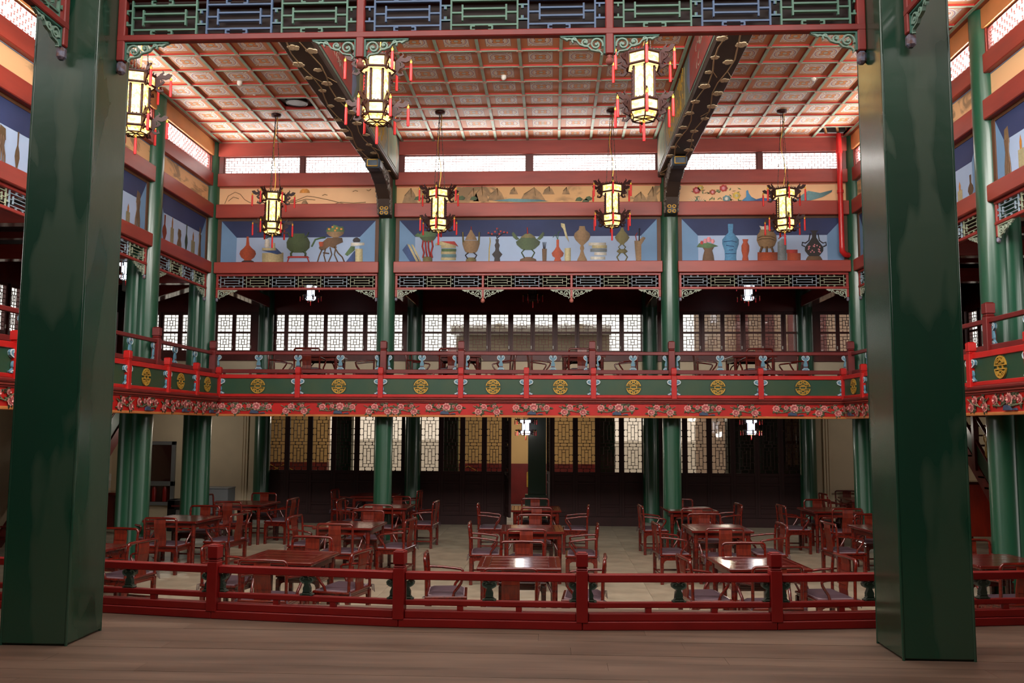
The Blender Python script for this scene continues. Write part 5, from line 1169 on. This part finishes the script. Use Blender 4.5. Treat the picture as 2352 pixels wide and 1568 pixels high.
# ------------------------------------------------------------------ tables and armchairs
def table_proto(label, group):
    o = root('square_table', label, 'table', (0, 0, 0), 0, group)
    f = MB(); H = .82
    for a, b, c_, d in ((-.5, .5, -.5, -.44), (-.5, .5, .44, .5)): f.box(a, b, c_, d, H - .04, H)
    for a, b in ((-.5, -.44), (.44, .5)): f.box(a, b, -.44, .44, H - .04, H)
    f.build('edge_frame', TOP, o, bevel=.008)
    bd = B(-.352, .352, -.1065, .1065, H - .03, H - .002).mesh('top_board', TOP, .003)
    for k in range(4): put('top_board', bd, o, (0, -.33 + k * .22, 0))
    eb = B(-.041, .041, -.435, .435, H - .03, H - .001).mesh('end_board', TOP, .003)
    for s in (-1, 1): put('end_board', eb, o, (s * .398, 0, 0))
    B(-.44, .44, -.44, .44, H - .05, H - .032).build('top_core', FURN, o)
    f = MB()
    for s in (-1, 1): f.box(-.43, .43, s * .43 - .012, s * .43 + .012, H - .12, H - .04); f.box(s * .43 - .012, s * .43 + .012, -.43, .43, H - .12, H - .04)
    f.build('apron', FURN, o)
    lg = MB().tube([(0, 0, H - .045), (0, 0, .5), (0, 0, .0)], [.04, .035, .031], 12).mesh('leg', FURN)
    for sx in (-1, 1):
        for sy in (-1, 1): put('leg', lg, o, (sx * .42, sy * .42, 0))
    br = MB().tube([(0, 0, .5), (.05, 0, .56), (.09, 0, .63), (.16, 0, .67), (.24, 0, .71)], .014, 6).mesh('corner_brace', FURN)
    for k in range(4):
        a = PI / 4 + k * PI / 2; put('corner_brace', br, o, (.57 * math.cos(a), .57 * math.sin(a), .0), a + PI)
    return o
def chair_proto(label, group):
    o = root('armchair', label, 'chair', (0, 0, 0), 0, group)
    f = MB(); f.box(-.31, .31, -.25, .25, .44, .47); f.box(-.295, .295, -.235, .235, .41, .44); f.build('seat_frame', FURN, o, bevel=.006)
    cu = MB(); n = 8
    vs = []; fs = []
    for i in range(n + 1):
        for j in range(n + 1):
            x, y = -1 + 2 * i / n, -1 + 2 * j / n; e = (1 - abs(x) ** 6) * (1 - abs(y) ** 6); vs.append((x * .275, y * .215, .478 + .03 * min(1, e * 2.2)))
    for i in range(n):
        for j in range(n): a = i * (n + 1) + j; fs.append((a, a + n + 1, a + n + 2, a + 1))
    cu.add(vs, fs, 0, True); cu.box(-.278, .278, -.218, .218, .47, .482, 1); cu.build('seat_cushion', [MAUVE, mat('cushion_edge', (150, 130, 138), .5)], o)
    lg = B(-.027, .027, -.027, .027, 0, .42).mesh('leg', FURN, .005)
    for sx in (-1, 1):
        for sy in (-1, 1): put('leg', lg, o, (sx * .28, sy * .22, 0))
    f = MB()
    for s in (-1, 1):
        f.prism([(x, s * .232, z) for x, z in [(-.26, .41), (.26, .41), (.26, .3), (.235, .36), (.2, .375), (-.2, .375), (-.235, .36), (-.26, .3)]], (0, -s * .014, 0))
        f.prism([(s * .292, x, z) for x, z in [(-.2, .41), (.2, .41), (.2, .3), (.175, .36), (.14, .375), (-.14, .375), (-.175, .36), (-.2, .3)]], (-s * .014, 0, 0))
    f.build('apron', FURN, o)
    for a, b, z, nm in (((-.28, .22), (.28, .22), .09, 0), ((-.28, -.22), (.28, -.22), .14, 0), ((-.28, -.22), (-.28, .22), .14, 0), ((.28, -.22), (.28, .22), .14, 0)):
        f = MB(); f.box(min(a[0], b[0]) - .011, max(a[0], b[0]) + .011, min(a[1], b[1]) - .011, max(a[1], b[1]) + .011, z - .013, z + .013); f.build('stretcher', FURN, o)
    pt = [(-.285, -.23, .46), (-.285, -.235, .7), (-.288, -.25, .86)] + [(-.288 + .045 * (1 - math.cos(a)), -.255, .875 + .045 * math.sin(a)) for a in (.4, .8, 1.2, 1.57)]
    pts = pt + [(0, -.268, .924)] + [(-x, y, z) for x, y, z in pt[::-1]]
    MB().tube(pts, .02, 8).build('back_frame', FURN, o)
    f = MB(); prof = [(-.235, .47), (-.228, .55), (-.24, .65), (-.262, .75), (-.27, .84), (-.262, .915)]
    for (y0, z0), (y1, z1) in zip(prof, prof[1:]):
        f.add([(-.1, y0 - .007, z0), (.1, y0 - .007, z0), (.1, y0 + .007, z0), (-.1, y0 + .007, z0), (-.1, y1 - .007, z1), (.1, y1 - .007, z1), (.1, y1 + .007, z1), (-.1, y1 + .007, z1)], [(0, 1, 5, 4), (2, 3, 7, 6), (1, 2, 6, 5), (3, 0, 4, 7)])
    for (y, z) in ((-.262, .76), (-.232, .6)):
        for s in (-1, 1): f.box(-.075, .075, y + s * .01 - .003, y + s * .01 + .003, z - .004, z + .004)
    f.build('back_splat', FURNV, o)
    for s in (-1, 1):
        MB().tube([(s * .287, -.238, .73), (s * .3, -.08, .722), (s * .312, .08, .702), (s * .316, .165, .69), (s * .314, .19, .672), (s * .308, .18, .63), (s * .298, .14, .57), (s * .288, .1, .52), (s * .284, .085, .465)], .0175, 8).build('armrest', FURN, o)
    for s in (-1, 1):
        f = MB(); 
        for k in range(3): f.tube([(s * .27, -.21, .485), (s * (.3 + .012 * k), -.25 - .012 * k, .47), (s * (.31 + .01 * k), -.262 - .01 * k, .4 - .012 * k)], .004, 4)
        f.build('cushion_tie', MAUVE, o)
    return o
COLN = {'A': 'left', 'B': 'far left', 'C': 'middle', 'D': 'right', 'E': 'far right'}
ROWN = {1: 'front-row', 2: 'second-row', 3: 'third-row', 4: 'back-wall'}
TB = {'A1': (-3.36, 11.24, -6), 'A2': (-3.40, 14.87, -4), 'A3': (-3.43, 18.33, -1), 'A4': (-4.25, 21.2, -3), 'B1': (-6.42, 11.75, -8), 'B2': (-6.57, 15.58, -6), 'B3': (-6.5, 18.75, -6), 'C1': (-.405, 11.0, 1), 'C2': (-.335, 14.6, 3), 'C3': (-.345, 18.13, 2),
      'D1': (2.53, 11.18, 5), 'D2': (2.72, 14.98, 2), 'D3': (2.77, 18.3, 3), 'E1': (5.62, 11.65, 6), 'E2': (5.62, 15.2, 5), 'E3': (5.66, 18.5, 4), 'E4': (7.4, 21.4, 0)}
tp = cp = None
for k, (x, y, a) in TB.items():
    lab = '%s square red wooden table in the %s column' % (ROWN[int(k[1])], COLN[k[0]])
    if tp is None: tp = table_proto(lab, 'square tables of the hall'); tp.location = (x, y, 0); tp.rotation_euler = (0, 0, math.radians(a))
    else: copy_thing(tp, (x, y, 0), math.radians(a), lab)
SIDEN = {'S': 'near', 'N': 'far', 'W': 'left', 'E': 'right'}
FACE = {'S': 0, 'N': PI, 'W': -PI / 2, 'E': PI / 2}
CH = '''B1E -5.47 11.71 -14|B1N -6.46 13.06 -6|B2S -6.52 14.52 -6|B2W -7.65 15.85 -12|B2E -5.49 15.39 -10|B2N -6.66 16.78 -4|B3S -6.57 17.7 -6|B3W -7.7 19.39 -10|B3E -5.5 18.64 -8|B3N -6.59 20.03 -4
A1N -3.36 12.35 -6|A1S -3.34 10.16 -6|A1E -2.36 11.0 -14|A1W -4.42 11.45 -10|A2S -3.44 13.94 -5|A2N -3.38 16.2 -4|A2W -4.43 15.1 -8|A2E -2.36 14.8 -10|A3S -3.43 17.32 -2|A3N -3.41 19.41 -2|A3W -4.46 18.5 -4|A3E -2.4 18.29 -5|A4W -5.28 21.3 -4|A4E -3.18 21.2 -4
C1W -1.55 10.85 5|C1E .63 10.76 -4|C1S -.46 9.79 1|C1N -.41 12.08 2|C2S -.4 13.5 2|C2N -.32 15.75 2|C2W -1.34 14.28 3|C2E .72 14.26 -2|C3S -.31 17.08 2|C3N -.38 19.21 2|C3W -1.5 17.75 2|C3E .71 17.7 -2
D1W 1.56 10.82 8|D1E 3.55 11.05 9|D1S 2.52 10.16 8|D1N 2.58 12.22 4|D2S 2.66 13.9 3|D2N 2.73 16.21 2|D2W 1.66 14.54 5|D2E 3.72 14.66 4|D3S 2.77 17.24 2|D3N 2.73 19.4 2|D3W 1.73 17.75 4|D3E 3.78 18.3 3
E1N 5.84 12.82 5|E1S 5.44 10.6 9|E1E 6.7 11.6 4|E2W 4.52 14.9 8|E2N 5.74 16.4 4|E2S 5.6 14.1 4|E3W 4.57 18.1 4|E3S 5.68 17.45 4|E3N 5.74 19.6 3|E4N 7.3 22.42 0|E4W 6.4 21.4 2'''
for c_ in CH.replace('\n', '|').split('|'):
    k, x, y, a = c_.split(); s = k[2]; rz = FACE[s] + math.radians(float(a)); x, y = float(x), float(y)
    # x, y is the middle of the top rail; step forward to the chair's own origin
    fx, fy = -math.sin(rz), math.cos(rz); pos = (x + fx * .262, y + fy * .262, 0)
    lab = 'red armchair with mauve cushion on the %s side of the %s table, %s column' % (SIDEN[s], ROWN[int(k[1])], COLN[k[0]])
    if cp is None: cp = chair_proto(lab, 'armchairs around the hall tables'); cp.location = pos; cp.rotation_euler = (0, 0, rz)
    else: copy_thing(cp, pos, rz, lab)
# white sheets stand for papers and for glare painted on two table tops
for (k, dx, dy, nm) in (('A3', -.3, .1, 'third-row left'), ('D3', .2, .25, 'third-row right')):
    x, y, a = TB[k]; o = root('paper_sheet', 'white sheets for paper and painted glare on the %s table' % nm, 'paper', (x + dx, y + dy, .8205), .1)
    B(-.15, .15, -.1, .1, 0, .002).build('sheet', P_WH, o); put('sheet', B(-.15, .15, -.1, .1, .002, .004).mesh('sheet', P_WH), o, (.12, .06, 0), .3)
# upper gallery furniture
u2 = [(740, 'left'), (1058, 'middle left'), (1338, 'middle right'), (1722, 'right')]
YT = 20.3
for u, nm in u2:
    x = at(u, 823, Y=YT).x
    copy_thing(tp, (x, YT, Z2), .02, 'square red table upstairs in the %s part of the end gallery' % nm)
    for s, d in (('W', -1), ('E', 1)):
        copy_thing(cp, (x + d * .98, YT + .05, Z2), FACE[s] + random.uniform(-.25, .25), 'red armchair upstairs on the %s side of the %s gallery table' % (SIDEN[s], nm))
    copy_thing(cp, (x - .05, YT - .86, Z2), random.uniform(-.1, .1), 'red armchair upstairs on the near side of the %s gallery table' % nm)
for u, nm in ((1800, 'right'), (1690, 'middle right')):
    p = at(u, 850, Y=YW - .12); o = root('wall_radiator', 'white ribbed radiator under the upper windows, %s' % nm, 'radiator', (p.x, YW - .13, Z2))
    rb = B(-.035, .035, -.03, .03, .06, .62).mesh('radiator_rib', WHITEP, .012)
    for k in range(9): put('radiator_rib', rb, o, (-.36 + k * .09, 0, 0))
    B(-.4, .4, -.015, .015, .08, .12).build('pipe', WHITEP, o); B(-.4, .4, -.015, .015, .55, .59).build('pipe', WHITEP, o)
    for s in (-.3, .3): B(s - .02, s + .02, -.02, .02, 0, .08).build('foot', WHITEP, o)

# ------------------------------------------------------------------ things along the left ground floor wall
p0, p1 = at(340, 1013, Y=YW), at(400, 1160, Y=YW)
o = root('fire_cabinet', 'grey framed fire cabinet with dark glass on the left rear wall', 'cabinet', ((p0.x + p1.x) / 2, YW, 0))
w, z0, z1 = (p1.x - p0.x) / 2, p1.z, p0.z; zm = z0 + (z1 - z0) * .34
f = MB()
for a, b, c_, d in ((-w, -w + .09, z0, z1), (w - .09, w, z0, z1), (-w, w, z0, z0 + .09), (-w, w, z1 - .09, z1), (-w, w, zm - .06, zm + .06)): f.box(a, b, -.09, 0, c_, d)
f.build('cabinet_frame', GREY, o, bevel=.004); B(-w + .05, w - .05, -.03, 0, z0 + .05, z1 - .05).build('cabinet_back', mat('cabinet_inside_red', (86, 20, 18), .6), o)
B(-w + .08, w - .08, -.07, -.066, z0 + .08, z1 - .08).build('cabinet_glass', GLASS, o)
for s in (-.14, .14):
    e_ = MB(); e_.lathe([(.06, 0), (.062, .3), (.045, .36), (.02, .39), (.02, .42)], 12, (s, -.035 - .0, z0 + .1)); e_.build('extinguisher', mat('extinguisher_red', (150, 20, 20), .35), o)
p = at(412, 1150, Z=0.4); y_ = 20.6
xk = at(412, 1150, Y=y_).x
o = root('ticket_machine', 'black upright machine with a pale front by the left column', 'machine', (xk, y_, 0))
B(-.2, -.02, -.2, .2, 0, .72).build('machine_body', BLACK, o, bevel=.01); B(-.2, .2, -.2, .2, .5, .72).build('machine_head', BLACK, o, bevel=.015); B(-.02, .19, -.16, .16, .02, .5).build('pale_front', mat('appliance_grey', (150, 148, 144), .4), o, bevel=.01); B(-.1, .12, -.21, -.2, .56, .6).build('label_strip', DKRED, o)
xa, xb = at(436, 1130, Y=21.6).x, at(532, 1130, Y=21.6).x
o = root('metal_chest', 'long grey metal chest against the left rear wall', 'cabinet', ((xa + xb) / 2, 21.6, 0)); w = (xb - xa) / 2; zt = at(500, 1118, Y=21.6).z
B(-w, w, -.25, .25, .05, zt - .03).build('chest_body', GREY, o, bevel=.01); B(-w - .01, w + .01, -.26, .26, zt - .03, zt).build('chest_lid', GREY, o, bevel=.006); B(w - .1, w - .07, -.27, -.25, zt * .45, zt * .55).build('handle', BLACK, o)
for sx in (-1, 1): B(sx * (w - .08) - .03, sx * (w - .08) + .03, -.2, .2, 0, .05).build('foot', BLACK, o)
# left stair underside, cabinet and wall heater
yk = 14.6
def lx(u, v): return at(u, v, X=OL + .02)
o = root('wall_heater', 'white ribbed heater on the outer left wall', 'radiator', (OL + .02, 21.3, 0))
zb, zt = .97, 1.15
B(0, .09, -1.0, 1.0, zt - .12, zt + .06).build('heater_top', WHITEP, o, bevel=.01)
for k in range(24): B(.0, .08, -.98 + k * .083, -.92 + k * .083, zb - .12, zt - .12).build('heater_rib', WHITEP, o)
o = root('altar_cabinet', 'carved red wooden cabinet table near the left column', 'cabinet', (-10.25, 20.0, 0))
B(-.75, .45, -.3, .3, .86, .93).build('cabinet_top', FURN, o, bevel=.01); B(-.6, .3, -.24, .24, .15, .86).build('cabinet_body', MAROON, o)
for sx in (-.62, .34):
    for sy in (-.24, .24): MB().tube([(sx, sy, .86), (sx + .05, sy, .8), (sx - .0, sy, .7), (sx, sy, .3), (sx + .03, sy, 0)], [.05, .06, .04, .035, .04], 8).build('leg', FURN, o)
# stairs: left one seen from below, right one beside the right wall
def stair(name, label, pts, wdt, sd):
    """pts: foot and head of the flight in world space; sd: side of the banister seen from the hall"""
    a, b = Vector(pts[0]), Vector(pts[1]); o = root(name, label, 'staircase', a); d = b - a; n = 15; nx = Vector((1, 0, 0)) * wdt
    for k in range(n):
        q = d * (k / n); B(0, wdt, -.02, .32, -.035, 0).build('tread', DKRED, o, (q.x, q.y, q.z + d.z / n))
    for x in (0, wdt):
        up = Vector((0, 0, 1)); w_ = .36
        q = [Vector((x, 0, -.2)), Vector((x, 0, .16)), Vector((x, d.y, d.z + .16)), Vector((x, d.y, d.z - .2))]
        MB().prism(q, (.05, 0, 0)).build('stringer', DKRED, o)
    x = 0 if sd < 0 else wdt
    for z in (.66, 1.2): MB().tube([(x, 0, z), (x, d.y, d.z + z)], .035, 6).build('handrail', DKRED, o)
    MB().prism([Vector((x, 0, .2)), Vector((x, 0, .6)), Vector((x, d.y, d.z + .6)), Vector((x, d.y, d.z + .2))], (.02, 0, 0)).build('green_panel', PANELG, o)
    pm = postm(.11, 1.42, DKRED, 'newel')
    for k in range(5):
        q = d * (k / 4); put('newel', pm, o, (x, q.y, q.z))
        if k < 4:
            q = d * ((k + .5) / 4); put('gilt_baluster', baluster(.5, .16, .03, [GOLD, GOLD, GOLD], 'gilt_baluster'), o, (x, q.y, q.z + .68), PI / 2)
    return o
stair('staircase', 'red staircase with green panels rising beside the right gallery wall', ((8.9, 17.2, 0), (8.9, 20.9, 3.2)), 1.1, -1)
stair('staircase', 'red staircase rising beside the left gallery wall, seen from below', ((-11.1, 17.2, 0), (-11.1, 20.9, 3.2)), 1.1, 1)
o = root('side_cabinet', 'orange-red wooden cabinet under the right stairs', 'cabinet', (9.35, 19.6, 0))
B(-.5, .5, -.25, .25, .2, 1.3).build('cabinet_body', mat('orange_red_wood', (186, 52, 26), .35, .15, 4, stretch=(3, 3, .6)), o, bevel=.01); B(-.53, .53, -.28, .28, 1.3, 1.35).build('cabinet_top', FURN, o, bevel=.008)
for sx in (-.46, .46):
    for sy in (-.2, .2): B(sx - .03, sx + .03, sy - .03, sy + .03, 0, .2).build('leg', FURN, o)
B(-.01, .01, -.256, -.25, .25, 1.25).build('door_gap', BLACK, o)
# dome camera on the left gallery lintel
p = at(443, 702, Y=YW - .1); o = root('dome_camera', 'white round dome camera on the beam of the left gallery corner', 'camera', p)
f = MB(); f.T = Matrix.Rotation(PI / 2, 4, 'X'); f.lathe([(.075, -.04), (.08, .02), (.07, .05)], 18); f.build('housing', WHITEP, o)
f = MB(); f.T = Matrix.Rotation(PI / 2, 4, 'X'); f.lathe([(.055, .05), (.045, .075), (.02, .09)], 18); f.build('lens_dome', BLACK, o)
o = root('switch_box', 'small grey box on the left gallery rafter', 'box', at(298, 656, Y=18.2)); B(-.14, .14, -.06, .06, -.12, .1).build('box_body', mat('box_grey', (110, 104, 96), .5), o, bevel=.01); B(-.15, .15, -.065, .065, .1, .13).build('box_lid', WHITEP, o); B(-.02, .02, -.02, .02, .13, .9).build('hanger', CHAIN, o)
